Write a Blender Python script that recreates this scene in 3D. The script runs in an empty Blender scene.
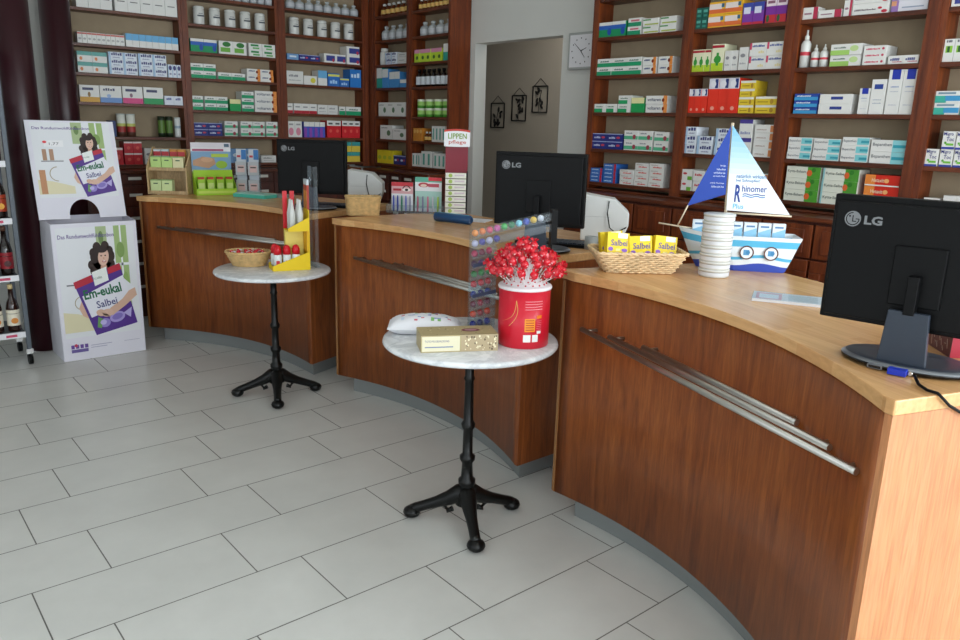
import bpy, bmesh, math, random
from mathutils import Vector, Matrix
random.seed(7)
PI = math.pi
SC = bpy.context.scene
COL = SC.collection

# ------------------------------------------------------------------ materials
def lin(h):
    h = h.lstrip('#')
    out = []
    for i in (0, 2, 4):
        c = int(h[i:i+2], 16) / 255.0
        out.append(c/12.92 if c <= 0.04045 else ((c+0.055)/1.055)**2.4)
    return (out[0], out[1], out[2], 1.0)
MATS = {}
def new_mat(name):
    m = bpy.data.materials.new(name); m.use_nodes = True
    nt = m.node_tree; b = nt.nodes['Principled BSDF']
    MATS[name] = m
    return m, nt, b
def simple(name, col, rough=0.5, metal=0.0, spec=None, trans=0.0, ior=1.45, var=0.0, vscale=20.0, coat=0.0):
    m, nt, b = new_mat(name)
    c = lin(col)
    b.inputs['Base Color'].default_value = c
    b.inputs['Roughness'].default_value = rough
    b.inputs['Metallic'].default_value = metal
    if trans: b.inputs['Transmission Weight'].default_value = trans
    b.inputs['IOR'].default_value = ior
    if coat: b.inputs['Coat Weight'].default_value = coat
    if var:
        tc = nt.nodes.new('ShaderNodeTexCoord'); n = nt.nodes.new('ShaderNodeTexNoise')
        n.inputs['Scale'].default_value = vscale; n.inputs['Detail'].default_value = 4
        r = nt.nodes.new('ShaderNodeValToRGB')
        r.color_ramp.elements[0].position = 0.3; r.color_ramp.elements[1].position = 0.7
        r.color_ramp.elements[0].color = tuple(x*(1-var) for x in c[:3])+(1,)
        r.color_ramp.elements[1].color = tuple(min(1, x*(1+var)) for x in c[:3])+(1,)
        nt.links.new(tc.outputs['Object'], n.inputs['Vector'])
        nt.links.new(n.outputs['Fac'], r.inputs['Fac']); nt.links.new(r.outputs['Color'], b.inputs['Base Color'])
    return m
def C_(hexcol):
    n = 'print_' + hexcol
    if n not in MATS: simple(n, hexcol, 0.45)
    return n
def wood(name, c1, c2, c3, scale=(14, 14, 1.1), rough=0.35, nscale=3.0, bump=0.02, detail=9):
    m, nt, b = new_mat(name)
    tc = nt.nodes.new('ShaderNodeTexCoord'); mp = nt.nodes.new('ShaderNodeMapping')
    mp.inputs['Scale'].default_value = scale
    n = nt.nodes.new('ShaderNodeTexNoise'); n.inputs['Scale'].default_value = nscale
    n.inputs['Detail'].default_value = detail; n.inputs['Roughness'].default_value = 0.62; n.inputs['Distortion'].default_value = 0.6
    r = nt.nodes.new('ShaderNodeValToRGB'); e = r.color_ramp.elements
    e[0].position = 0.28; e[0].color = lin(c1); e[1].position = 0.72; e[1].color = lin(c3)
    k = e.new(0.5); k.color = lin(c2)
    mp2 = nt.nodes.new('ShaderNodeMapping'); mp2.inputs['Scale'].default_value = tuple(s*6 for s in scale)
    n2 = nt.nodes.new('ShaderNodeTexNoise'); n2.inputs['Scale'].default_value = nscale; n2.inputs['Detail'].default_value = 3
    mx = nt.nodes.new('ShaderNodeMix'); mx.data_type = 'RGBA'; mx.blend_type = 'MULTIPLY'
    r2 = nt.nodes.new('ShaderNodeValToRGB'); r2.color_ramp.elements[0].color = (.72, .72, .72, 1); r2.color_ramp.elements[0].position = .35
    r2.color_ramp.elements[1].color = (1.1, 1.1, 1.1, 1); r2.color_ramp.elements[1].position = .6
    L = nt.links.new
    L(tc.outputs['Object'], mp.inputs['Vector']); L(mp.outputs['Vector'], n.inputs['Vector']); L(n.outputs['Fac'], r.inputs['Fac'])
    L(tc.outputs['Object'], mp2.inputs['Vector']); L(mp2.outputs['Vector'], n2.inputs['Vector']); L(n2.outputs['Fac'], r2.inputs['Fac'])
    mx.inputs[0].default_value = 0.6
    L(r.outputs['Color'], mx.inputs[6]); L(r2.outputs['Color'], mx.inputs[7]); L(mx.outputs[2], b.inputs['Base Color'])
    b.inputs['Roughness'].default_value = rough
    bp = nt.nodes.new('ShaderNodeBump'); bp.inputs['Strength'].default_value = bump; bp.inputs['Distance'].default_value = 0.002
    L(n2.outputs['Fac'], bp.inputs['Height']); L(bp.outputs['Normal'], b.inputs['Normal'])
    return m
def butcher(name, ca, cb, cc, rough=0.25):
    # beech block: staves of slightly different tone, brick pattern along local x
    m, nt, b = new_mat(name); L = nt.links.new
    tc = nt.nodes.new('ShaderNodeTexCoord')
    br = nt.nodes.new('ShaderNodeTexBrick'); br.inputs['Scale'].default_value = 1.0
    br.inputs['Brick Width'].default_value = 0.34; br.inputs['Row Height'].default_value = 0.043; br.inputs['Mortar Size'].default_value = 0.0
    br.inputs['Color1'].default_value = lin(ca); br.inputs['Color2'].default_value = lin(cb); br.inputs['Bias'].default_value = 0.0
    br.offset = 0.37; br.inputs['Mortar'].default_value = lin(cc)
    mp = nt.nodes.new('ShaderNodeMapping'); mp.inputs['Scale'].default_value = (2.5, 40, 40)
    n = nt.nodes.new('ShaderNodeTexNoise'); n.inputs['Scale'].default_value = 2.0; n.inputs['Detail'].default_value = 6
    r = nt.nodes.new('ShaderNodeValToRGB'); r.color_ramp.elements[0].position = .3; r.color_ramp.elements[0].color = (.8, .78, .74, 1)
    r.color_ramp.elements[1].position = .65; r.color_ramp.elements[1].color = (1.04, 1.04, 1.04, 1)
    mx = nt.nodes.new('ShaderNodeMix'); mx.data_type = 'RGBA'; mx.blend_type = 'MULTIPLY'; mx.inputs[0].default_value = .7
    L(tc.outputs['Object'], br.inputs['Vector']); L(tc.outputs['Object'], mp.inputs['Vector']); L(mp.outputs['Vector'], n.inputs['Vector'])
    L(n.outputs['Fac'], r.inputs['Fac']); L(br.outputs['Color'], mx.inputs[6]); L(r.outputs['Color'], mx.inputs[7]); L(mx.outputs[2], b.inputs['Base Color'])
    b.inputs['Roughness'].default_value = rough
    return m
wood('walnut', '#6a3314', '#88471c', '#9d5827', scale=(9, 9, .8), rough=.33)
wood('cherry', '#4a1d09', '#6b2f10', '#844016', scale=(10, 10, .9), rough=.4)
wood('cherry_board', '#3f1908', '#5c280e', '#723614', scale=(.9, .9, 12), rough=.4)
wood('maple_panel', '#b67446', '#c07f51', '#c98b5d', scale=(9, 9, .6), rough=.4)
wood('raw_wood', '#b39468', '#c4a67a', '#d1b58a', scale=(6, 6, 2), rough=.55)
wood('cherry_dark', '#321107', '#4c1c0b', '#602711', scale=(8, 8, 1.2), rough=.45)
butcher('maple_top', '#deae77', '#cf9b65', '#c08d5a', rough=.27)
simple('edge_band', '#9a6a3c', .45)
simple('plinth', '#8d9190', .42, .35)
simple('steel', '#b8b6b0', .3, 1.0)
simple('chrome', '#d0d0d0', .15, 1.0)
simple('cast_iron', '#0c0d0c', .33, .3, var=.25, vscale=60)
simple('black_plastic', '#050506', .5); MATS['black_plastic'].node_tree.nodes['Principled BSDF'].inputs['Specular IOR Level'].default_value = .22
simple('black_gloss', '#08090a', .12)
simple('grey_plastic', '#2c3440', .4)
simple('silver_plastic', '#7c7f84', .3, .6)
simple('logo_grey', '#7b7d7f', .45)
simple('blue_plastic', '#1733b5', .35)
simple('device_white', '#dcdedc', .45)
simple('device_grey', '#a9adab', .5)
simple('wall_paint', '#d6d7d2', .8, var=.02, vscale=3)
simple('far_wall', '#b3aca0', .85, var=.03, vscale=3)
simple('back_panel', '#9c8b72', .8, var=.06, vscale=12)
simple('ceiling_paint', '#e6e6e2', .8)
simple('burgundy', '#300b14', .35)
simple('lippen_red', '#7e1026', .35)
simple('paper_white', '#e6e6ea', .6)
simple('card_white', '#e2e0ea', .55)
simple('porcelain', '#d8d9d4', .25)
simple('wire_black', '#121212', .5)
simple('label_white', '#d6d5cd', .5)
simple('trolley_grey', '#5d646c', .5, .2)
simple('red_cap', '#cf1222', .3)
simple('yellow_card', '#f2cf10', .45)
simple('red_tin', '#cf1a30', .28)
simple('lolly', '#d3172b', .18, coat=.6)
simple('lolly_stick', '#eeeae6', .5)
simple('foam', '#eeeaec', .6)
simple('amber_glass', '#7a3a10', .12, trans=.35)
simple('dark_glass', '#180c08', .08, coat=.5)
simple('brown_bottle', '#2a120a', .1, coat=.5)
simple('lime_card', '#a6d42a', .45)
simple('pale_green', '#cfe3a4', .5)
simple('teal_paper', '#55cbb6', .45)
simple('wicker', '#d3b078', .55, var=.18, vscale=45)
simple('wicker_light', '#e6c79a', .5, var=.2, vscale=40)
simple('sail_blue', '#1f429e', .55)
simple('mast_wood', '#d9c9ae', .55)
simple('boat_card', '#eef3f6', .4)
simple('stapler_blue', '#1f4a78', .3)
simple('daylight_frame', '#c9c9c6', .5)
def thin_clear(name, tint='#f4f8fa', alpha=.22, rough=.06):
    m, nt, b = new_mat(name)
    tr = nt.nodes.new('ShaderNodeBsdfTransparent'); tr.inputs['Color'].default_value = lin(tint)
    mx = nt.nodes.new('ShaderNodeMixShader'); out = nt.nodes['Material Output']
    mx.inputs[0].default_value = alpha
    b.inputs['Base Color'].default_value = lin('#e8eef2'); b.inputs['Roughness'].default_value = rough
    nt.links.new(tr.outputs[0], mx.inputs[1]); nt.links.new(b.outputs[0], mx.inputs[2]); nt.links.new(mx.outputs[0], out.inputs['Surface'])
thin_clear('acrylic', '#f4f8fa', .055, .04); thin_clear('clear_glass', '#e8eeea', .45, .1); thin_clear('cello', '#fafafa', .42, .12)
def marble():
    m, nt, b = new_mat('marble'); L = nt.links.new
    tc = nt.nodes.new('ShaderNodeTexCoord'); n = nt.nodes.new('ShaderNodeTexNoise')
    n.inputs['Scale'].default_value = 5; n.inputs['Detail'].default_value = 10; n.inputs['Distortion'].default_value = 2.2; n.inputs['Roughness'].default_value = .65
    r = nt.nodes.new('ShaderNodeValToRGB'); e = r.color_ramp.elements
    e[0].position = .36; e[0].color = lin('#e8eaec'); e[1].position = .6; e[1].color = lin('#eef0f1')
    k = e.new(.49); k.color = lin('#d2d5d8')
    L(tc.outputs['Object'], n.inputs['Vector']); L(n.outputs['Fac'], r.inputs['Fac']); L(r.outputs['Color'], b.inputs['Base Color'])
    b.inputs['Roughness'].default_value = .22
marble()
def tile():
    m, nt, b = new_mat('floor_tile'); L = nt.links.new
    tc = nt.nodes.new('ShaderNodeTexCoord'); n = nt.nodes.new('ShaderNodeTexNoise')
    n.inputs['Scale'].default_value = 2.2; n.inputs['Detail'].default_value = 8; n.inputs['Roughness'].default_value = .6
    r = nt.nodes.new('ShaderNodeValToRGB'); e = r.color_ramp.elements
    e[0].position = .3; e[0].color = lin('#cbcbc6'); e[1].position = .75; e[1].color = lin('#dadad5')
    L(tc.outputs['Object'], n.inputs['Vector']); L(n.outputs['Fac'], r.inputs['Fac']); L(r.outputs['Color'], b.inputs['Base Color'])
    b.inputs['Roughness'].default_value = .34
    n2 = nt.nodes.new('ShaderNodeTexNoise'); n2.inputs['Scale'].default_value = 18
    bp = nt.nodes.new('ShaderNodeBump'); bp.inputs['Strength'].default_value = .05; bp.inputs['Distance'].default_value = .002
    L(tc.outputs['Object'], n2.inputs['Vector']); L(n2.outputs['Fac'], bp.inputs['Height']); L(bp.outputs['Normal'], b.inputs['Normal'])
tile()
simple('grout', '#6f6d68', .8)

# ------------------------------------------------------------------ mesh builder
TEXTS = {}
def text_geo(s, bold=0.0):
    key = (s, bold)
    if key in TEXTS: return TEXTS[key]
    cu = bpy.data.curves.new('lettering', 'FONT'); cu.body = s; cu.size = 1.0; cu.offset = bold; cu.resolution_u = 2
    ob = bpy.data.objects.new('lettering', cu); COL.objects.link(ob)
    bpy.context.view_layer.update()
    dg = bpy.context.evaluated_depsgraph_get()
    me = bpy.data.meshes.new_from_object(ob.evaluated_get(dg))
    V = [(v.co.x, v.co.y) for v in me.vertices]; F = [tuple(p.vertices) for p in me.polygons]
    bpy.data.objects.remove(ob); bpy.data.curves.remove(cu); bpy.data.meshes.remove(me)
    if V:
        x0 = min(v[0] for v in V); x1 = max(v[0] for v in V); y0 = min(v[1] for v in V); y1 = max(v[1] for v in V)
    else: x0 = x1 = y0 = y1 = 0
    TEXTS[key] = (V, F, x0, x1, y0, y1)
    return TEXTS[key]
class MB:
    def __init__(s): s.v = []; s.f = []; s.m = []; s.sm = []; s.T = Matrix.Identity(4); s.st = []
    def push(s, M): s.st.append(s.T); s.T = s.T @ M; return s
    def pop(s): s.T = s.st.pop(); return s
    def pt(s, p): q = s.T @ Vector(p); s.v.append(q[:]); return len(s.v)-1
    def face(s, idx, mat, smooth=False): s.f.append(tuple(idx)); s.m.append(mat); s.sm.append(smooth)
    def poly(s, pts, mat, smooth=False): s.face([s.pt(p) for p in pts], mat, smooth); return s
    def box(s, x0, x1, y0, y1, z0, z1, mat):
        i = [s.pt(p) for p in ((x0,y0,z0),(x1,y0,z0),(x1,y1,z0),(x0,y1,z0),(x0,y0,z1),(x1,y0,z1),(x1,y1,z1),(x0,y1,z1))]
        for q in ((3,2,1,0),(4,5,6,7),(0,1,5,4),(1,2,6,5),(2,3,7,6),(3,0,4,7)): s.face([i[k] for k in q], mat)
        return s
    def prism(s, pts, h0, h1, mat, ax='z', cap=None, smooth=False):
        # pts 2D counter-clockwise; ax z: (x,y)->z ; y: (x,z)->y ; x: (y,z)->x
        def P(p, h): return (p[0], p[1], h) if ax == 'z' else ((p[0], h, p[1]) if ax == 'y' else (h, p[0], p[1]))
        a = [s.pt(P(p, h0)) for p in pts]; b = [s.pt(P(p, h1)) for p in pts]; n = len(pts)
        s.face(a[::-1], cap or mat); s.face(b, cap or mat)
        for i in range(n): s.face((a[i], a[(i+1) % n], b[(i+1) % n], b[i]), mat, smooth)
        return s
    def lathe(s, prof, mat, seg=24, c=(0, 0, 0), mats=None, sx=1.0, sy=1.0):
        rings = []
        for r, z in prof:
            if r < 1e-6: rings.append([s.pt((c[0], c[1], c[2]+z))])
            else: rings.append([s.pt((c[0]+sx*r*math.cos(2*PI*k/seg), c[1]+sy*r*math.sin(2*PI*k/seg), c[2]+z)) for k in range(seg)])
        for j in range(len(rings)-1):
            A, B = rings[j], rings[j+1]; mm = mats[j] if mats else mat
            for k in range(seg):
                k2 = (k+1) % seg
                if len(A) == 1 and len(B) == 1: continue
                if len(A) == 1: s.face((A[0], B[k2], B[k]), mm, True)
                elif len(B) == 1: s.face((A[k], A[k2], B[0]), mm, True)
                else: s.face((A[k], A[k2], B[k2], B[k]), mm, True)
        return s
    def tube(s, pts, r, mat, seg=8, closed=False, taper=None):
        n = len(pts); P = [Vector(p) for p in pts]; rings = []
        up = Vector((0, 0, 1))
        for i in range(n):
            if closed: d = P[(i+1) % n]-P[i-1]
            else: d = P[min(i+1, n-1)]-P[max(i-1, 0)]
            if d.length < 1e-9: d = Vector((0, 0, 1))
            d.normalize()
            u = d.cross(up)
            if u.length < .05: u = d.cross(Vector((0, 1, 0)))
            u.normalize(); w = u.cross(d)
            rr = r if taper is None else r*taper[i]
            rings.append([s.pt(P[i]+rr*(math.cos(2*PI*k/seg)*u+math.sin(2*PI*k/seg)*w)) for k in range(seg)])
        for i in range(n if closed else n-1):
            A, B = rings[i], rings[(i+1) % n]
            for k in range(seg): s.face((A[k], A[(k+1) % seg], B[(k+1) % seg], B[k]), mat, True)
        if not closed:
            s.face(rings[0][::-1], mat); s.face(rings[-1], mat)
        return s
    def ball(s, c, r, mat, seg=12, sz=1.0, rings=6):
        s.lathe([(r*math.sin(PI*j/rings), -r*sz*math.cos(PI*j/rings)) for j in range(rings+1)], mat, seg, c); return s
    # flat print on a plane y=const (facing -y)
    def rect(s, x0, x1, z0, z1, y, mat): s.poly([(x0, y, z0), (x1, y, z0), (x1, y, z1), (x0, y, z1)], mat); return s
    def shape(s, pts, y, mat): s.poly([(p[0], y, p[1]) for p in pts], mat); return s
    def ell(s, cx, cz, rx, rz, y, mat, seg=24, rot=0.0):
        ca, sa = math.cos(rot), math.sin(rot)
        s.poly([(cx+rx*math.cos(2*PI*k/seg)*ca-rz*math.sin(2*PI*k/seg)*sa, y, cz+rx*math.cos(2*PI*k/seg)*sa+rz*math.sin(2*PI*k/seg)*ca) for k in range(seg)], mat); return s
    def ring(s, cx, cz, r0, r1, y, mat, seg=28, a0=0.0, a1=2*PI):
        for k in range(seg):
            a = a0+(a1-a0)*k/seg; b = a0+(a1-a0)*(k+1)/seg
            s.poly([(cx+r0*math.cos(a), y, cz+r0*math.sin(a)), (cx+r1*math.cos(a), y, cz+r1*math.sin(a)), (cx+r1*math.cos(b), y, cz+r1*math.sin(b)), (cx+r0*math.cos(b), y, cz+r0*math.sin(b))], mat)
        return s
    def text(s, t, x0, x1, z0, z1, y, mat, bold=0.0, keep=False, warp=None):
        V, F, a0, a1, b0, b1 = text_geo(t, bold)
        if not V: return s
        kx = (x1-x0)/(a1-a0); kz = (z1-z0)/(b1-b0)
        if keep: kx = kz = min(kx, kz)
        base = []
        for (x, z) in V:
            p = (x0+(x-a0)*kx, y, z0+(z-b0)*kz)
            if warp: p = warp(p)
            base.append(s.pt(p))
        for f in F: s.face([base[i] for i in f], mat)
        return s
    def build(s, name, parent=None, loc=None, rz=0.0, bevel=0.0, mats=None, bseg=2):
        me = bpy.data.meshes.new(name); me.from_pydata(s.v, [], s.f)
        names = []
        for m in s.m:
            if m not in names: names.append(m)
        for n in names: me.materials.append(MATS[n])
        ix = {n: i for i, n in enumerate(names)}
        me.polygons.foreach_set('material_index', [ix[m] for m in s.m])
        me.polygons.foreach_set('use_smooth', s.sm); me.update()
        o = bpy.data.objects.new(name, me); COL.objects.link(o)
        if parent: o.parent = parent
        if loc is not None: o.location = loc
        if rz: o.rotation_euler[2] = rz
        if bevel:
            b = o.modifiers.new('bevel', 'BEVEL'); b.width = bevel; b.segments = bseg; b.limit_method = 'ANGLE'; b.angle_limit = math.radians(40)
        return o
def tag(o, label, cat, group=None, kind=None):
    o['label'] = label; o['category'] = cat
    if group: o['group'] = group
    if kind: o['kind'] = kind
    return o
def struct(o, label=None):
    o['kind'] = 'structure'
    if label: o['label'] = label
    return o
def empty(name, loc, rz=0.0, label=None, cat=None, group=None):
    o = bpy.data.objects.new(name, None); COL.objects.link(o); o.empty_display_size = .05
    o.location = loc; o.rotation_euler[2] = rz
    if label: tag(o, label, cat, group)
    return o
def copy_tree(o, loc=None, rz=None, label=None, group=None):
    c = o.copy(); COL.objects.link(c)
    if loc is not None: c.location = loc
    if rz is not None: c.rotation_euler[2] = rz
    if label: c['label'] = label
    if group: c['group'] = group
    for ch in [x for x in bpy.data.objects if x.parent == o]:
        d = ch.copy(); COL.objects.link(d); d.parent = c
        for g in [x for x in bpy.data.objects if x.parent == ch]:
            e = g.copy(); COL.objects.link(e); e.parent = d
    return c
def AB(A, B):
    return ((A[0]+B[0])/2, (A[1]+B[1])/2), math.atan2(B[1]-A[1], B[0]-A[0]), math.hypot(B[0]-A[0], B[1]-A[1])

# ------------------------------------------------------------------ room
TW, TL = .33, .6428
OFF = [.122, .292, .441, .116, .591, .197, .025, .213, .367, .228, .391, .598, .156]
m = MB(); g = .0022
X0, X1, Y0, Y1 = -3.2, 6.0, -5.0, 4.24
m.box(X0, X1, Y0, Y1, -.05, -.0015, 'grout')
r = int(math.floor(Y0/TW))
while r*TW < Y1:
    o = OFF[r+4] if -4 <= r <= 8 else (r*.23) % TL
    y0, y1 = max(Y0, r*TW+g), min(Y1, (r+1)*TW-g)
    k = int(math.floor((X0-o)/TL))
    while o+k*TL < X1:
        a, b = max(X0, o+k*TL+g), min(X1, o+(k+1)*TL-g)
        if b > a and y1 > y0: m.poly([(a, y0, 0), (b, y0, 0), (b, y1, 0), (a, y1, 0)], 'floor_tile')
        k += 1
    r += 1
struct(m.build('floor'))
CZ = 3.0
struct(MB().box(X0, X1, Y0, Y1+.1, CZ, CZ+.08, 'ceiling_paint').build('ceiling'))
struct(MB().box(X0, 3.82, 4.24, 4.34, 0, CZ, 'wall_paint').build('wall_back'))
# right wall with the door opening
m = MB(); m.box(3.82, 3.94, 2.79, 4.34, 0, CZ, 'wall_paint'); m.box(3.82, 3.94, 1.80, 2.79, 2.20, CZ, 'wall_paint')
m.box(3.82, 3.94, Y0, 1.80, 0, CZ, 'wall_paint')
struct(m.build('wall_right'))
# passage behind the opening
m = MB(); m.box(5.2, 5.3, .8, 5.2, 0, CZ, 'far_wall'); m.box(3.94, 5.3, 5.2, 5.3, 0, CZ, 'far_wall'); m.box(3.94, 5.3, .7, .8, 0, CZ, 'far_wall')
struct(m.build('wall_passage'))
struct(MB().box(3.94, 5.3, 4.24, 5.3, -.05, 0, 'floor_tile').build('floor_passage'))
struct(MB().box(3.82, 5.3, 4.34, 5.3, CZ, CZ+.08, 'ceiling_paint').build('ceiling_passage'))
# street front behind the camera and glazed left side: piers, sills and lintels around window openings
m = MB()
m.box(X0, X1, Y0-.12, Y0, 0, .35, 'wall_paint'); m.box(X0, X1, Y0-.12, Y0, 2.75, CZ, 'wall_paint')
for x in (X0, -.9, 1.5, 3.7): m.box(x, x+.2, Y0-.12, Y0, .35, 2.75, 'wall_paint')
m.box(3.9, X1, Y0-.12, Y0, .35, 2.75, 'wall_paint')
struct(m.build('wall_front'))
m = MB()
m.box(X0-.12, X0, Y0, Y1, 0, .35, 'wall_paint'); m.box(X0-.12, X0, Y0, Y1, 2.75, CZ, 'wall_paint')
for y in (Y0, -2.6, .2, 2.3): m.box(X0-.12, X0, y, y+.2, .35, 2.75, 'wall_paint')
m.box(X0-.12, X0, 2.3, Y1, .35, 2.75, 'wall_paint')
struct(m.build('wall_left'))
def frame_xz(x0, x1, y, n):
    m = MB(); t = .05
    m.box(x0, x1, y-.04, y+.02, .35, .35+t, 'daylight_frame'); m.box(x0, x1, y-.04, y+.02, 2.75-t, 2.75, 'daylight_frame')
    m.box(x0, x0+t, y-.04, y+.02, .35+t, 2.75-t, 'daylight_frame'); m.box(x1-t, x1, y-.04, y+.02, .35+t, 2.75-t, 'daylight_frame')
    struct(m.build('window_%d' % n))
def frame_yz(y0, y1, x, n):
    m = MB(); t = .05
    m.box(x-.04, x+.02, y0, y1, .35, .35+t, 'daylight_frame'); m.box(x-.04, x+.02, y0, y1, 2.75-t, 2.75, 'daylight_frame')
    m.box(x-.04, x+.02, y0, y0+t, .35+t, 2.75-t, 'daylight_frame'); m.box(x-.04, x+.02, y1-t, y1, .35+t, 2.75-t, 'daylight_frame')
    struct(m.build('window_%d' % n))
frame_xz(X0+.2, -.9, Y0-.05, 1); frame_xz(-.7, 1.5, Y0-.05, 2); frame_xz(1.7, 3.7, Y0-.05, 3)
frame_yz(Y0+.2, -2.6, X0-.05, 4); frame_yz(-2.4, .2, X0-.05, 5)
frame_yz(.4, 2.3, X0-.05, 6)
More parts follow.
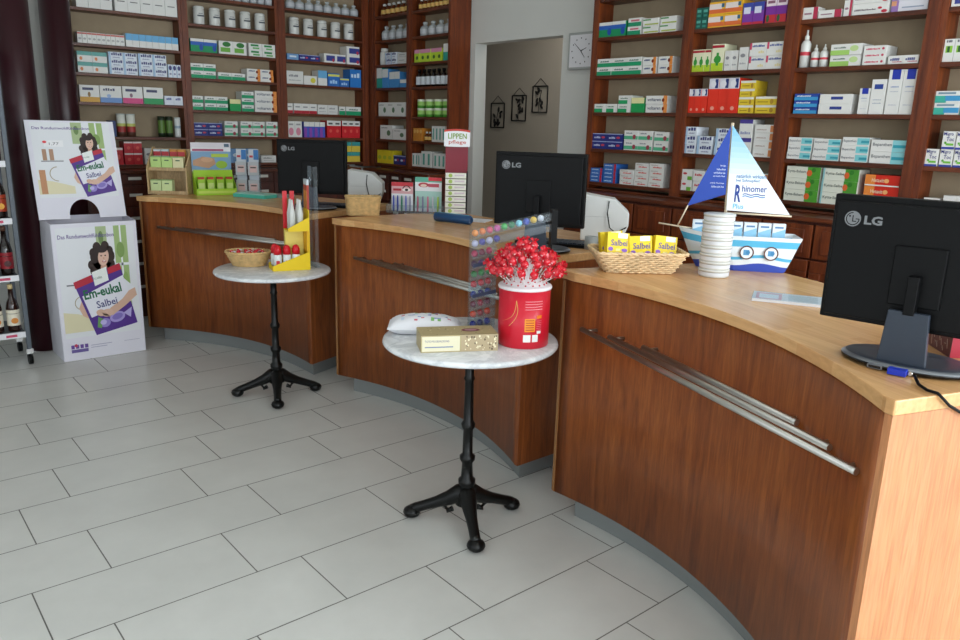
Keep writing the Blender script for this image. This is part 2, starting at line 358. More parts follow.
# burgundy round pillars
for (x, y, rr, lab) in ((.62, 3.42, .103, 'burgundy round pillar, nearer of two, behind the cardboard sweets display'), (.985, 3.95, .098, 'burgundy round pillar at left end of the back shelves')):
    o = MB().lathe([(0, 0), (rr, 0), (rr, CZ-.002), (0, CZ-.002)], 'burgundy', 40).build('pillar', loc=(x, y, 0))
    tag(o, lab, 'pillar')
ROWS=[
('A', 0, 1.16, 1.405, 3, 1, 0.219, 'whiteteal'),('A', 0, 1.423, 1.902, 5, 1, 0.228, 'whiteteal'),('A', 1, 1.148, 1.472, 10, 1, 0.077, 'whitered'),
('A', 1, 1.481, 1.87, 8, 1, 0.095, 'bluewhite'),('A', 2, 1.133, 1.338, 2, 2, 0.074, 'tealorange'),('A', 2, 1.348, 1.553, 2, 3, 0.053, 'whitenavy'),
('A', 2, 1.56, 1.771, 2, 3, 0.054, 'whitenavy'),('A', 2, 1.778, 1.883, 3, 1, 0.098, 'whitenavy'),('A', 3, 1.128, 1.265, 1, 1, 0.121, 'amberwave'),
('A', 3, 1.268, 1.421, 1, 1, 0.123, 'bluewave'),('A', 3, 1.427, 1.574, 1, 1, 0.125, 'pinkwave'),('A', 3, 1.582, 1.729, 1, 1, 0.127, 'greenwave'),
('A', 3, 1.736, 1.881, 2, 1, 0.069, 'whiteblue'),('A', 4, 1.322, 1.362, 1, 1, 0.118, 'darkblue'),('A', 4, 1.372, 1.514, 2, 1, 0.171, 'TUBE'),
('A', 4, 1.677, 1.797, 2, 1, 0.161, 'DARKCAN'),('A', 4, 1.805, 1.857, 1, 1, 0.155, 'TUBE2'),('A', 5, 1.333, 1.395, 1, 1, 0.128, 'redcircle'),
('A', 5, 1.406, 1.539, 2, 2, 0.087, 'redcircle'),('A', 5, 1.554, 1.715, 2, 1, 0.124, 'whitegrey'),('A', 5, 1.723, 1.842, 3, 1, 0.118, 'ambercarton'),
('B', 0, 2.283, 2.69, 6, 1, 0.092, 'CLEAR'),('B', 1, 1.997, 2.638, 5, 1, 0.138, 'JAR'),('B', 2, 1.966, 2.18, 2, 1, 0.099, 'bluegreen'),
('B', 2, 2.196, 2.43, 2, 1, 0.101, 'greenleaf'),('B', 2, 2.451, 2.688, 2, 2, 0.052, 'greenstripe'),('B', 3, 1.957, 2.161, 2, 2, 0.056, 'whitegreen'),
('B', 3, 2.177, 2.407, 2, 1, 0.055, 'whitegreen'),('B', 3, 2.424, 2.661, 2, 2, 0.05, 'whiteorange'),('B', 4, 1.95, 2.043, 1, 2, 0.055, 'whitegreen'),
('B', 4, 2.056, 2.248, 2, 2, 0.055, 'whitegreen'),('B', 4, 2.265, 2.36, 1, 1, 0.096, 'yellowgreen'),('B', 4, 2.369, 2.475, 1, 3, 0.054, 'whitegreen'),
('B', 4, 2.484, 2.693, 1, 3, 0.058, 'voltaren'),('B', 5, 1.953, 2.19, 2, 2, 0.052, 'navy'),('B', 5, 2.211, 2.324, 1, 2, 0.061, 'greenred'),
('B', 5, 2.35, 2.565, 2, 2, 0.062, 'greenred'),('B', 5, 2.579, 2.685, 1, 2, 0.063, 'greenred'),('B', 6, 2.243, 2.492, 2, 1, 0.116, 'skyblue'),
('B', 6, 2.519, 2.658, 1, 1, 0.06, 'whitegrey'),('C', 0, 2.807, 3.523, 8, 1, 0.098, 'CLEAR'),('C', 1, 2.818, 3.49, 5, 1, 0.141, 'JAR'),
('C', 2, 2.793, 2.901, 1, 1, 0.049, 'skyblue'),('C', 2, 2.906, 3.11, 2, 1, 0.05, 'navy'),('C', 2, 3.149, 3.367, 2, 1, 0.077, 'whitenavyred'),
('C', 2, 3.377, 3.513, 1, 2, 0.078, 'whitenavyred'),('C', 3, 2.781, 2.943, 1, 1, 0.108, 'whitegrey'),('C', 3, 2.948, 3.075, 1, 1, 0.076, 'whiteyellow'),
('C', 3, 3.084, 3.174, 1, 1, 0.128, 'bluewhite'),('C', 3, 3.184, 3.301, 1, 1, 0.112, 'blueyellow'),('C', 3, 3.306, 3.4, 1, 1, 0.078, 'blueyellow'),
('C', 3, 3.41, 3.527, 1, 1, 0.158, 'blue'),('C', 4, 2.768, 2.834, 1, 1, 0.084, 'redbottom'),('C', 4, 2.841, 3.068, 3, 1, 0.085, 'redbottom'),
('C', 4, 3.074, 3.276, 2, 1, 0.083, 'whitegrey'),('C', 4, 3.292, 3.354, 1, 1, 0.075, 'whitegreen'),('C', 4, 3.365, 3.524, 1, 1, 0.076, 'whitegreen'),
('C', 5, 2.77, 2.915, 2, 1, 0.137, 'pinkdots'),('C', 5, 2.934, 3.144, 4, 1, 0.135, 'purpleblue'),('C', 5, 3.164, 3.309, 2, 1, 0.151, 'redwhite'),
('C', 5, 3.319, 3.511, 3, 1, 0.153, 'redwhite'),('C', 6, 3.326, 3.509, 2, 2, 0.091, 'yellowteal'),('D', 0, -3.907, -3.453, 6, 1, 0.106, 'AMBER'),
('D', 1, -3.909, -3.466, 4, 1, 0.124, 'CLEARBIG'),('D', 2, -3.944, -3.827, 1, 1, 0.146, 'WHITEJAR'),('D', 2, -3.811, -3.634, 2, 2, 0.051, 'whitenavy'),
('D', 2, -3.619, -3.464, 1, 2, 0.046, 'whitegrey'),('D', 3, -3.971, -3.87, 1, 1, 0.174, 'tealwhite'),('D', 3, -3.862, -3.763, 1, 1, 0.164, 'bluebottom'),
('D', 3, -3.753, -3.586, 2, 1, 0.136, 'bluebottom'),('D', 3, -3.577, -3.462, 1, 1, 0.067, 'bluebottom'),('D', 4, -3.931, -3.491, 3, 1, 0.122, 'whitedot'),
('D', 5, -3.898, -3.698, 1, 1, 0.125, 'whitedot'),('D', 5, -3.688, -3.482, 1, 1, 0.096, 'whitedot'),('D', 6, -3.951, -3.698, 3, 1, 0.118, 'yellow'),
('D', 6, -3.681, -3.488, 2, 1, 0.08, 'navy'),('E', 0, -3.321, -2.867, 8, 1, 0.092, 'AMBERSQ'),('E', 1, -3.318, -2.861, 4, 1, 0.116, 'CLEARBIG'),
('E', 2, -3.359, -2.969, 5, 1, 0.103, 'pinklime'),('E', 2, -2.956, -2.869, 1, 1, 0.131, 'tealwhite'),('E', 3, -3.357, -2.869, 7, 1, 0.144, 'DARKBOTTLE'),
('E', 4, -3.354, -2.869, 4, 2, 0.073, 'CANGREEN'),('E', 5, -3.371, -3.231, 3, 1, 0.11, 'ambercarton'),('E', 5, -3.216, -3.122, 2, 1, 0.083, 'AMBERSQ'),
('E', 5, -3.1, -2.911, 4, 1, 0.131, 'tealedge'),('E', 6, -3.426, -3.258, 3, 1, 0.112, 'tealedge'),('E', 6, -3.243, -3.096, 2, 1, 0.135, 'tealedge'),
('E', 6, -3.067, -2.898, 3, 1, 0.124, 'tealedge'),('F', 0, -1.299, -1.05, 2, 1, 0.091, 'bluegreen'),('F', 0, -1.034, -0.93, 1, 2, 0.05, 'greenpink'),
('F', 0, -0.915, -0.796, 1, 2, 0.044, 'whitelime'),('F', 0, -0.785, -0.667, 1, 2, 0.045, 'whitelime'),('F', 1, -1.274, -0.903, 3, 2, 0.052, 'whitegreen'),
('F', 1, -0.895, -0.791, 1, 2, 0.049, 'whiteorange'),('F', 1, -0.776, -0.671, 1, 2, 0.049, 'whiteorange'),('F', 2, -1.283, -1.174, 1, 1, 0.054, 'whitegreenlow'),
('F', 2, -1.17, -1.081, 1, 1, 0.054, 'whitegreenlow'),('F', 2, -1.072, -0.968, 1, 2, 0.053, 'whitegreenlow'),('F', 2, -0.964, -0.86, 1, 1, 0.091, 'yellowgreen'),
('F', 2, -0.848, -0.684, 1, 2, 0.051, 'voltaren'),('F', 3, -1.282, -1.013, 2, 2, 0.05, 'navy'),('F', 3, -0.999, -0.774, 2, 2, 0.062, 'greenred'),
('F', 3, -0.762, -0.651, 1, 2, 0.06, 'greenred'),('F', 4, -1.276, -1.169, 1, 4, 0.023, 'bluered'),('F', 4, -1.159, -1.051, 1, 5, 0.025, 'bluered'),
('F', 4, -1.016, -0.899, 1, 3, 0.032, 'whitered2'),('F', 4, -0.894, -0.782, 1, 4, 0.036, 'whitered2'),('F', 4, -0.777, -0.665, 1, 4, 0.037, 'whitered2'),
('G', 0, -0.582, -0.451, 2, 2, 0.058, 'darkteal'),('G', 0, -0.446, -0.231, 2, 2, 0.069, 'orangeyellow'),('G', 0, -0.226, -0.097, 2, 1, 0.114, 'purpleblue2'),
('G', 0, -0.086, 0.036, 2, 1, 0.136, 'purplered'),('G', 1, -0.592, -0.404, 3, 1, 0.123, 'limeleaf'),('G', 1, -0.398, -0.318, 1, 1, 0.147, 'limeleaf'),
('G', 1, -0.312, -0.228, 2, 1, 0.108, 'whitegrey'),('G', 1, -0.222, -0.165, 1, 1, 0.122, 'whitegrey'),('G', 1, -0.159, 0.05, 2, 2, 0.07, 'whitepink'),
('G', 2, -0.566, -0.402, 3, 1, 0.137, 'redlogo'),('G', 2, -0.398, -0.197, 3, 1, 0.193, 'redlogo'),('G', 2, -0.193, -0.099, 1, 4, 0.044, 'yellowwhite'),
('G', 2, -0.089, 0.04, 1, 2, 0.045, 'yellowwhite'),('G', 3, -0.557, -0.45, 1, 3, 0.052, 'whitenavy'),('G', 3, -0.443, -0.339, 1, 2, 0.052, 'whitenavy'),
('G', 3, -0.322, -0.216, 1, 3, 0.05, 'whitenavy'),('G', 3, -0.17, -0.088, 1, 2, 0.101, 'navywhite'),('G', 3, -0.075, 0.047, 1, 4, 0.044, 'whiteorange2'),
('G', 4, -0.585, -0.455, 1, 2, 0.063, 'whitegreenred'),('G', 4, -0.447, -0.325, 1, 2, 0.061, 'whitegreenred'),('G', 4, -0.081, 0.048, 1, 2, 0.066, 'whiteorange2'),
('H', 0, 0.114, 0.207, 1, 1, 0.059, 'magentawhite'),('H', 0, 0.211, 0.332, 1, 1, 0.038, 'magentawhite'),('H', 0, 0.341, 0.382, 1, 1, 0.075, 'magentawhite'),
('H', 0, 0.385, 0.56, 1, 2, 0.051, 'whiteredtri'),('H', 0, 0.569, 0.734, 1, 2, 0.049, 'purplewhite'),('H', 1, 0.123, 0.182, 1, 1, 0.189, 'SPRAY'),
('H', 1, 0.19, 0.284, 2, 1, 0.113, 'SPRAY'),('H', 1, 0.302, 0.46, 1, 2, 0.053, 'whitelimeg'),('H', 1, 0.47, 0.579, 1, 3, 0.03, 'whitepinkline'),
('H', 1, 0.59, 0.732, 2, 1, 0.039, 'whitenavyline'),('H', 2, 0.138, 0.268, 1, 3, 0.034, 'bluecyan'),('H', 2, 0.276, 0.446, 1, 2, 0.049, 'whitebluelabel'),
('H', 2, 0.479, 0.531, 1, 1, 0.124, 'whitebluetop'),('H', 2, 0.534, 0.604, 1, 1, 0.165, 'whitebluelabel2'),('H', 2, 0.609, 0.752, 2, 1, 0.208, 'whitebluetop'),
('H', 3, 0.134, 0.266, 1, 3, 0.038, 'aqua'),('H', 3, 0.275, 0.417, 1, 3, 0.037, 'aqua'),('H', 3, 0.426, 0.562, 1, 3, 0.041, 'aqua'),
('H', 3, 0.571, 0.746, 1, 2, 0.057, 'bepanthen'),('H', 4, 0.143, 0.334, 1, 3, 0.061, 'kytta'),('H', 4, 0.347, 0.535, 1, 3, 0.061, 'kytta2'),
('H', 4, 0.568, 0.736, 1, 3, 0.055, 'redyellow'),('I', 0, 0.834, 0.9, 1, 1, 0.055, 'whitenavyred'),('I', 1, 0.833, 0.921, 2, 1, 0.1, 'whitegreenpic'),
('I', 2, 0.825, 0.94, 1, 2, 0.053, 'aquablue'),('I', 2, 0.944, 0.985, 1, 1, 0.061, 'aquablue'),('I', 3, 0.832, 0.887, 1, 1, 0.08, 'migro'),
('I', 3, 0.893, 0.949, 1, 2, 0.081, 'migro'),('I', 3, 0.952, 1.003, 1, 2, 0.08, 'migro'),('I', 4, 0.855, 0.925, 1, 1, 0.074, 'whitegrey'),
('I', 4, 0.939, 1.052, 2, 1, 0.091, 'whitegrey'),]
SZ={'A': [2.3, 2.055, 1.85, 1.641, 1.393, 1.182], 'B': [2.475, 2.27, 2.06, 1.86, 1.612, 1.408, 1.19], 'C': [2.475, 2.27, 2.06, 1.86, 1.612, 1.408, 1.19], 'D': [2.475, 2.27, 2.06, 1.86, 1.612, 1.408, 1.19], 'E': [2.475, 2.27, 2.06, 1.86, 1.612, 1.408, 1.19], 'F': [2.13, 1.893, 1.66, 1.425, 1.205], 'G': [2.13, 1.893, 1.66, 1.425, 1.205], 'H': [2.13, 1.893, 1.66, 1.425, 1.205], 'I': [2.13, 1.893, 1.66, 1.425, 1.205]}
# ------------------------------------------------------------------ shelving
def unit_root(name, loc, rz, label):
    return empty(name, loc, rz, label, 'shelving')
TOP = 2.72
def upright(root, x0, x1, z0=1.15, y1=.16, name='upright'):
    m = MB(); m.box(x0, x1, .018, y1, z0, TOP, 'cherry'); m.box(x0-.004, x1+.004, 0, .018, z0, TOP, 'cherry')
    w = x1-x0
    if w > .05: m.box(x0+w*.3, x1-w*.3, -.006, 0, z0+.03, TOP-.02, 'cherry')
    m.build(name, root)
def shelf(root, x0, x1, z, y1=.146, t=.022):
    MB().box(x0+.0005, x1-.0005, .004, y1, z-t, z, 'cherry_board').build('shelf', root, bevel=.002)
def drawers(root, xa, xb, n, fy, rows=((1.04, 1.125, 1.09), (.875, 1.04, .965), (.70, .875, .79), (.525, .70, .61), (.35, .525, .437), (.17, .35, .255))):
    w = (xb-xa)/n
    for i in range(n):
        for (z0, z1, zl) in rows:
            a, b = xa+i*w+.004, xa+(i+1)*w-.004
            m = MB(); m.box(a, b, fy-.012, fy, z0+.004, z1-.004, 'cherry_dark'); m.box(a+.012, b-.012, fy-.017, fy-.012, z0+.014, z1-.014, 'cherry_dark')
            o = m.build('drawer', root, bevel=.002)
            c = (a+b)/2
            l = MB().box(c-.047, c+.047, fy-.022, fy-.017, zl-.011, zl+.011, 'label_white').build('name_plate', o)
            l['label'] = 'white name plate'
def base(root, x0, x1, fy, y1=.16):
    MB().box(x0, x1, fy+.0005, y1, .08, 1.125, 'cherry_dark').build('base_cabinet', root)
    MB().box(x0+.02, x1-.02, fy+.04, y1-.01, 0, .0795, 'cherry_dark').build('plinth', root)
    m = MB(); m.box(x0-.01, x1+.01, fy-.03, y1, 1.1255, 1.1495, 'cherry_board'); m.box(x0, x1, -.012, y1, 1.15, 1.163, 'cherry_board')
    m.build('ledge', root, bevel=.004)
def doors(root, xs, fy):
    for a, b in xs:
        m = MB(); a += .006; b -= .006
        m.box(a, b, fy-.02, fy, .1, .93, 'cherry'); f = .06
        for q in ((a, b, .1, .1+f), (a, b, .93-f, .93), (a, a+f, .1+f, .93-f), (b-f, b, .1+f, .93-f)): m.box(q[0], q[1], fy-.03, fy-.02, q[2], q[3], 'cherry')
        m.box(a+f+.03, b-f-.03, fy-.027, fy-.02, .1+f+.03, .93-f-.03, 'cherry')
        m.build('cabinet_door', root, bevel=.003)
        m = MB().box(a, b, fy-.02, fy, .94, 1.11, 'cherry').box(a+.04, b-.04, fy-.027, fy-.02, .965, 1.085, 'cherry')
        m.build('drawer', root, bevel=.003)
# back wall: three bays, local x = world x
BK = unit_root('shelving_unit', (0, 4.07, 0), 0, 'dark wooden medicine shelving along the back wall behind the farthest counter')
for a, b in ((1.07, 1.103), (1.883, 1.947), (2.688, 2.772), (3.537, 3.598)): upright(BK, a, b)
for bay, (a, b) in {'A': (1.103, 1.883), 'B': (1.947, 2.688), 'C': (2.772, 3.537)}.items():
    for z in SZ[bay]: shelf(BK, a, b, z)
    shelf(BK, a, b, TOP-.02)
    MB().box(a, b, .147, .157, 1.164, TOP, 'back_panel').build('back_panel', BK)
base(BK, 1.07, 3.38, -.17); drawers(BK, 1.10, 3.36, 11, -.17)
# right wall, narrow unit up to the door opening, local x = -world y
NR = unit_root('shelving_unit', (3.6, 0, 0), -PI/2, 'narrow dark wooden medicine shelving between the room corner and the door opening')
for a, b in ((-4.06, -3.964), (-3.455, -3.385), (-2.868, -2.846)): upright(NR, a, b, y1=.212 if b > -3 else .16)
for bay, (a, b) in {'D': (-3.964, -3.455), 'E': (-3.385, -2.868)}.items():
    for z in SZ[bay]: shelf(NR, a, b, z)
    shelf(NR, a, b, TOP-.02)
    MB().box(a, b, .147, .157, 1.164, TOP, 'back_panel').build('back_panel', NR)
base(NR, -3.85, -2.85, -.17, y1=.212); drawers(NR, -3.84, -2.86, 5, -.17)
# right wall, wide unit beside the clock
RT = unit_root('shelving_unit', (3.6, 0, 0), -PI/2, 'wide reddish wooden medicine shelving to the right of the wall clock')
for a, b in ((-1.313, -1.277), (-.60, -.533), (.05, .122), (.746, .828), (1.52, 1.60)): upright(RT, a, b, y1=.212)
for bay, (a, b) in {'F': (-1.277, -.60), 'G': (-.533, .05), 'H': (.122, .746), 'I': (.828, 1.52)}.items():
    for z in SZ[bay]: shelf(RT, a, b, z)
    shelf(RT, a, b, 2.365); shelf(RT, a, b, TOP-.02)
    MB().box(a, b, .147, .157, 1.164, TOP, 'back_panel').build('back_panel', RT)
base(RT, -1.313, 1.60, -.17, y1=.212)
doors(RT, [(-1.30+i*.29, -1.30+(i+1)*.29) for i in range(10)], -.17)

# ------------------------------------------------------------------ products
W = '#e4e4e0'
ST = {  # style: (description, body colour, [(u0,u1,v0,v1,colour)], [(text,u0,u1,v0,v1,colour)])
'whiteteal': ('white carton with teal top label', W, [(.25, .75, .74, 1, '#3f9d94')], [('-', .2, .8, .3, .33, '#777777')]),
'whitered': ('slim white carton with red edge', W, [(.0, 1, .8, .95, '#c86a60'), (.15, .85, .3, .5, '#b0b0b0')], []),
'bluewhite': ('pale blue topped white carton', W, [(0, 1, .5, 1, '#6aaedb')], []),
'tealorange': ('white carton with teal band and orange dot', W, [(0, 1, .62, 1, '#62a9a2'), (.15, .35, .15, .5, '#e08a52')], []),
'whitenavy': ('white carton with navy lettering', '#dfe6ef', [(.2, .95, .55, .92, '#3a3f78'), (0, .15, 0, 1, '#a9c6e2'), (.3, .8, .2, .35, '#8a90b0')], []),
'amberwave': ('large white carton with amber wave', W, [(0, 1, 0, .3, '#d9a541'), (.15, .7, .7, .85, '#44486a'), (.4, .55, .3, .6, '#8a6a3a')], []),
'bluewave': ('large white carton with blue wave', W, [(0, 1, 0, .3, '#6f96cf'), (.15, .7, .7, .85, '#44486a'), (.3, .5, .3, .5, '#9db5dc')], []),
'pinkwave': ('large white carton with pink wave', W, [(0, 1, 0, .32, '#d64a86'), (.15, .7, .7, .85, '#44486a'), (.35, .5, .35, .6, '#8a6a7a')], []),
'greenwave': ('large white carton with green wave', W, [(0, 1, 0, .35, '#2f9a5c'), (.15, .7, .7, .85, '#44486a')], []),
'whiteblue': ('small white and pale blue carton', '#dde3ee', [(.2, .8, .55, .8, '#56609a')], []),
'darkblue': ('dark blue carton', '#26356e', [], []),
'redcircle': ('red carton with pale discs', '#c0202e', [(0, 1, .86, 1, '#e8d8d4'), (.3, .7, .3, .6, '#d85a50')], []),
'whitegrey': ('plain white carton', '#dcdcd8', [(.15, .7, .55, .72, '#8c8c90'), (.15, .85, .25, .33, '#a8a8aa')], []),
'ambercarton': ('orange brown carton', '#c9822e', [(.1, .9, .6, .9, '#e0b060')], []),
'bluegreen': ('white topped carton, blue above green', '#17915c', [(0, 1, .78, 1, W), (0, 1, .5, .78, '#2a60b8'), (.65, .95, .1, .6, '#1d4fa8')], []),
'greenleaf': ('white carton with green leaf print', W, [(.25, .85, .55, .95, '#2e7a34'), (.1, .8, .15, .5, '#6fae45')], []),
'greenstripe': ('white carton with green stripes', W, [(.15, .75, .55, .85, '#2f8a4a'), (.3, .8, .15, .4, '#65b060')], []),
'whitegreen': ('white over green carton', W, [(0, 1, 0, .48, '#1f9a68'), (.2, .8, .58, .75, '#4a6a60')], []),
'whitegreenlow': ('white over green carton with pale corner', W, [(0, .72, 0, .45, '#22a062'), (.15, .75, .6, .74, '#5a7a66')], []),
'greenpink': ('white over green carton with pink lettering', W, [(0, 1, 0, .5, '#1f9268'), (.2, .85, .6, .8, '#c86a78')], []),
'yellowgreen': ('cream over green carton', '#1f9c54', [(0, 1, .62, 1, '#e9e4a8')], []),
'whiteorange': ('white carton with orange end and black dot', W, [(.78, 1, 0, 1, '#e28a3c'), (.66, .84, .3, .75, '#7a2d18'), (.12, .58, .55, .75, '#5a6488')], []),
'voltaren': ('long white carton with orange end', W, [(.82, 1, 0, 1, '#e8934a'), (.76, .87, .25, .7, '#7e2a14')], [('voltaren', .08, .7, .35, .75, '#3a4468')]),
'navy': ('navy carton with white and red lettering', '#232f7c', [(.12, .55, .35, .6, '#cfd6ee'), (.6, .85, .35, .65, '#c04058'), (0, 1, .9, 1, '#aab4dc')], []),
'greenred': ('white and green carton with dark red dot', W, [(0, 1, .1, .45, '#57b58a'), (.62, .86, .12, .6, '#9c3a4a'), (.15, .6, .66, .8, '#90949a')], []),
'skyblue': ('sky blue carton', '#6f9ccc', [(.2, .8, .4, .7, '#d8e4f0')], []),
'whitenavyred': ('white carton with navy and red print', W, [(.2, 1, .2, .8, '#3b4590'), (.75, .95, .1, .5, '#c23a50')], []),
'whiteyellow': ('white and yellow carton', W, [(.5, .9, .2, .8, '#dcd34a')], []),
'blueyellow': ('blue carton with yellow lettering', '#2f6fc0', [(0, 1, .75, .92, '#dfe06a'), (.15, .85, .2, .5, '#a9cdf0')], []),
'blue': ('tall bright blue carton', '#2b79c8', [(.1, .9, .55, .8, '#cfe3f5')], []),
'redbottom': ('white carton with red base', W, [(0, 1, 0, .3, '#b8303c'), (.2, .8, .6, .72, '#909090')], []),
'pinkdots': ('white carton with pink dots', W, [(.15, .85, .1, .6, '#d98aa0'), (.2, .8, .75, .85, '#a0a0a0')], []),
'purpleblue': ('white topped purple and blue carton', '#4a5cc0', [(0, 1, .7, 1, W), (0, .55, 0, .62, '#8a4ab0')], []),
'redwhite': ('white topped red carton', '#d0202a', [(0, 1, .7, 1, W), (.3, .7, .3, .5, '#e05a50'), (.2, .8, .78, .88, '#606060')], []),
'yellowteal': ('yellow carton with teal top', '#e0c64a', [(0, 1, .6, 1, '#3a9a9a')], []),
'tealwhite': ('white over teal tall carton', '#2f9f8e', [(0, 1, .5, 1, W)], []),
'bluebottom': ('white over blue carton', '#4a90cc', [(0, 1, .55, 1, W)], []),
'whitedot': ('white carton with dark green dot', W, [(.55, .85, .25, .65, '#5a7a5a'), (.1, .6, .78, .85, '#8a8a8a')], []),
'yellow': ('yellow carton', '#e6cf2a', [(.15, .85, .3, .6, '#b8c03a')], []),
'pinklime': ('lime carton with pink top', '#b9d63a', [(0, 1, .7, 1, '#d890b0'), (.3, .75, .2, .5, '#3a6a2a')], []),
'tealedge': ('white carton with teal lettering', W, [(.3, .7, .15, .85, '#5fa898')], []),
'whitelime': ('white carton with lime wedge', W, [(.1, 1, .12, .3, '#a8b94a'), (0, .5, .72, .9, '#5a9a5a')], []),
'bluered': ('slim blue carton with red end', '#2f6cbc', [(.82, 1, 0, 1, '#c02c40'), (.1, .7, .4, .7, '#c9dcf0')], []),
'whitered2': ('slim white carton with red stroke', W, [(.25, .85, .2, .45, '#d9574c'), (.1, .6, .62, .78, '#b6a8a0')], []),
'darkteal': ('dark teal carton', '#1a5a50', [(.15, .85, .55, .8, '#5aa898'), (.2, .8, .15, .35, '#3a8a7a')], []),
'orangeyellow': ('yellow and orange carton with white label', '#ecb42e', [(0, 1, .1, .42, '#e0703a'), (0, .78, .42, .85, '#e9dcd6'), (.75, .92, .55, .85, '#3a6a8a')], []),
'purpleblue2': ('tall purple carton with pale label', '#7a3aa0', [(0, 1, .62, 1, '#3a4aa0'), (.1, .75, .5, .8, '#d8dcee'), (0, 1, 0, .12, '#c03048')], []),
'purplered': ('white topped purple and red carton', '#7a2f96', [(0, 1, .62, 1, '#e6d8de'), (0, 1, 0, .3, '#c0303a'), (.1, .4, .02, .3, '#2c5c3a'), (.15, .85, .72, .82, '#8a5a70')], []),
'limeleaf': ('white and lime carton with green ivy leaf', '#e9e9c8', [(0, 1, 0, .3, '#b6d334'), (0, 1, .86, .96, '#b02838'), (.2, .8, .28, .58, '#3a9a3c'), (.4, .6, .2, .68, '#3a9a3c')], []),
'whitepink': ('white carton with pink and navy lettering', W, [(.15, .9, .68, .84, '#4a5a9a'), (0, .12, .5, 1, '#d04a6a'), (.55, .9, .2, .4, '#e6d9a0')], []),
'redlogo': ('red carton with white top disc', '#e4341f', [(0, 1, .7, 1, '#dcdce6'), (.6, .9, .72, .98, '#283a7a'), (.12, .7, .74, .94, '#e8e8ee'), (.3, .7, .08, .2, '#f09a88')], []),
'yellowwhite': ('yellow and white carton', '#e3c534', [(0, 1, .72, 1, '#e8e6da'), (.68, .85, .1, .7, '#b08a2a'), (.1, .6, .3, .42, '#a88a20')], []),
'navywhite': ('white carton with violet top', W, [(0, 1, .78, 1, '#4a3f90'), (.1, .9, .2, .35, '#9aa0c0')], []),
'whiteorange2': ('white carton with orange flecked end', W, [(.78, 1, .1, .9, '#e0925a'), (.1, .6, .3, .45, '#b8a8a0')], []),
'whitegreenred': ('white carton with red lettering and green corner', W, [(.55, 1, 0, .35, '#6fae3c'), (.1, .5, .5, .72, '#c8404a')], []),
'magentawhite': ('white carton with magenta end', W, [(.7, 1, 0, 1, '#b8304e'), (.1, .6, .4, .55, '#a07a88')], []),
'whiteredtri': ('large white carton with red triangle', W, [(.8, .97, .05, .35, '#c22f44'), (.7, .82, .4, .62, '#c22f44'), (.05, .65, .35, .5, '#80747a')], []),
'purplewhite': ('white carton with mauve and orange end', '#dcdce4', [(0, .2, 0, 1, '#9a78b8'), (0, .14, .55, 1, '#e0a07a'), (.3, .9, .3, .42, '#9aa4b8')], []),
'whitelimeg': ('white carton with lime swirl', W, [(0, .62, 0, .45, '#a4cf6a'), (.62, .9, .3, .85, '#c2dc96'), (.1, .5, .6, .75, '#7a8a80')], []),
'whitepinkline': ('slim white carton with pink lettering', W, [(.1, .72, .35, .6, '#d04a66'), (.8, .92, .3, .7, '#c04a60')], []),
'whitenavyline': ('slim white carton with navy line', W, [(.15, .8, .4, .7, '#50548a'), (.3, .95, .2, .32, '#c04a68')], []),
'bluecyan': ('blue carton with cyan band', '#24459c', [(0, 1, 0, .5, '#3f9ad0'), (.1, .7, .55, .75, '#dfe8f4')], []),
'whitebluelabel': ('white carton with blue label plate', W, [(.35, .72, .45, .75, '#2f3f8c')], []),
'whitebluelabel2': ('tall white carton with blue label plate', W, [(.2, .8, .72, .86, '#2c4696'), (.2, .8, .3, .33, '#a8b0c0'), (.2, .8, .4, .43, '#a8b0c0')], []),
'whitebluetop': ('tall white carton with royal blue top', W, [(.22, .82, .78, 1, '#2438a8'), (.22, .8, .6, .63, '#9aa6c8'), (.22, .8, .5, .52, '#b8bcc8'), (.22, .8, .2, .22, '#b8bcc8')], []),
'aqua': ('slim white carton with aqua end', W, [(.55, 1, .1, .9, '#7fccd2'), (.7, 1, .3, .6, '#3a9aaa')], [('Bepanthen', .04, .52, .3, .68, '#70747c')]),
'bepanthen': ('wide white carton with aqua end', W, [(.6, 1, 0, 1, '#8fd2d8'), (.62, .98, .35, .6, '#2f9cae')], [('Bepanthen', .05, .58, .4, .75, '#60646c')]),
'kytta': ('white carton with green and red leaf end', '#dfe2d4', [(.62, 1, 0, 1, '#4f9a30'), (.6, .76, .2, .75, '#d8622c'), (.74, .86, .55, .95, '#2f7a22')], [('Kytta-Balsam', .04, .58, .4, .7, '#55605a')]),
'kytta2': ('white carton with green leaf end and blue edge', '#dfe2d4', [(.62, 1, 0, 1, '#4a9230'), (.6, .74, .2, .75, '#d8622c'), (.74, .86, .55, .95, '#2f7a22'), (0, .05, 0, 1, '#8fc4c8')], [('Kytta-Salbe', .08, .6, .4, .7, '#55605a')]),
'redyellow': ('red carton with orange left end', '#d22a18', [(0, .3, 0, 1, '#e8893a'), (.55, .7, .3, .7, '#f2b070'), (0, 1, 0, .12, '#e8e4dc')], [('Hetaxit', .2, .55, .35, .7, '#f4e0c0')]),
'whitegreenpic': ('tall white carton with green and black picture', W, [(.2, .85, .4, .7, '#8cc63e'), (.35, .6, .42, .68, '#2a5a2a'), (.2, .8, .85, .95, '#6a6a70')], []),
'aquablue': ('white carton with aqua and blue waves', W, [(0, .45, 0, .6, '#3fae9c'), (.4, 1, .15, .6, '#3f96c8'), (.1, .8, .72, .9, '#8098a8')], []),
'migro': ('white carton with green tick and navy lettering', W, [(.15, .35, .28, .42, '#5ea83a'), (.3, .9, .2, .32, '#6fbf3f'), (0, 1, 0, .12, '#3a48a0')], [('Migro', .06, .8, .7, .95, '#28307e'), ('Toc', .3, .9, .45, .66, '#28307e')]),
}
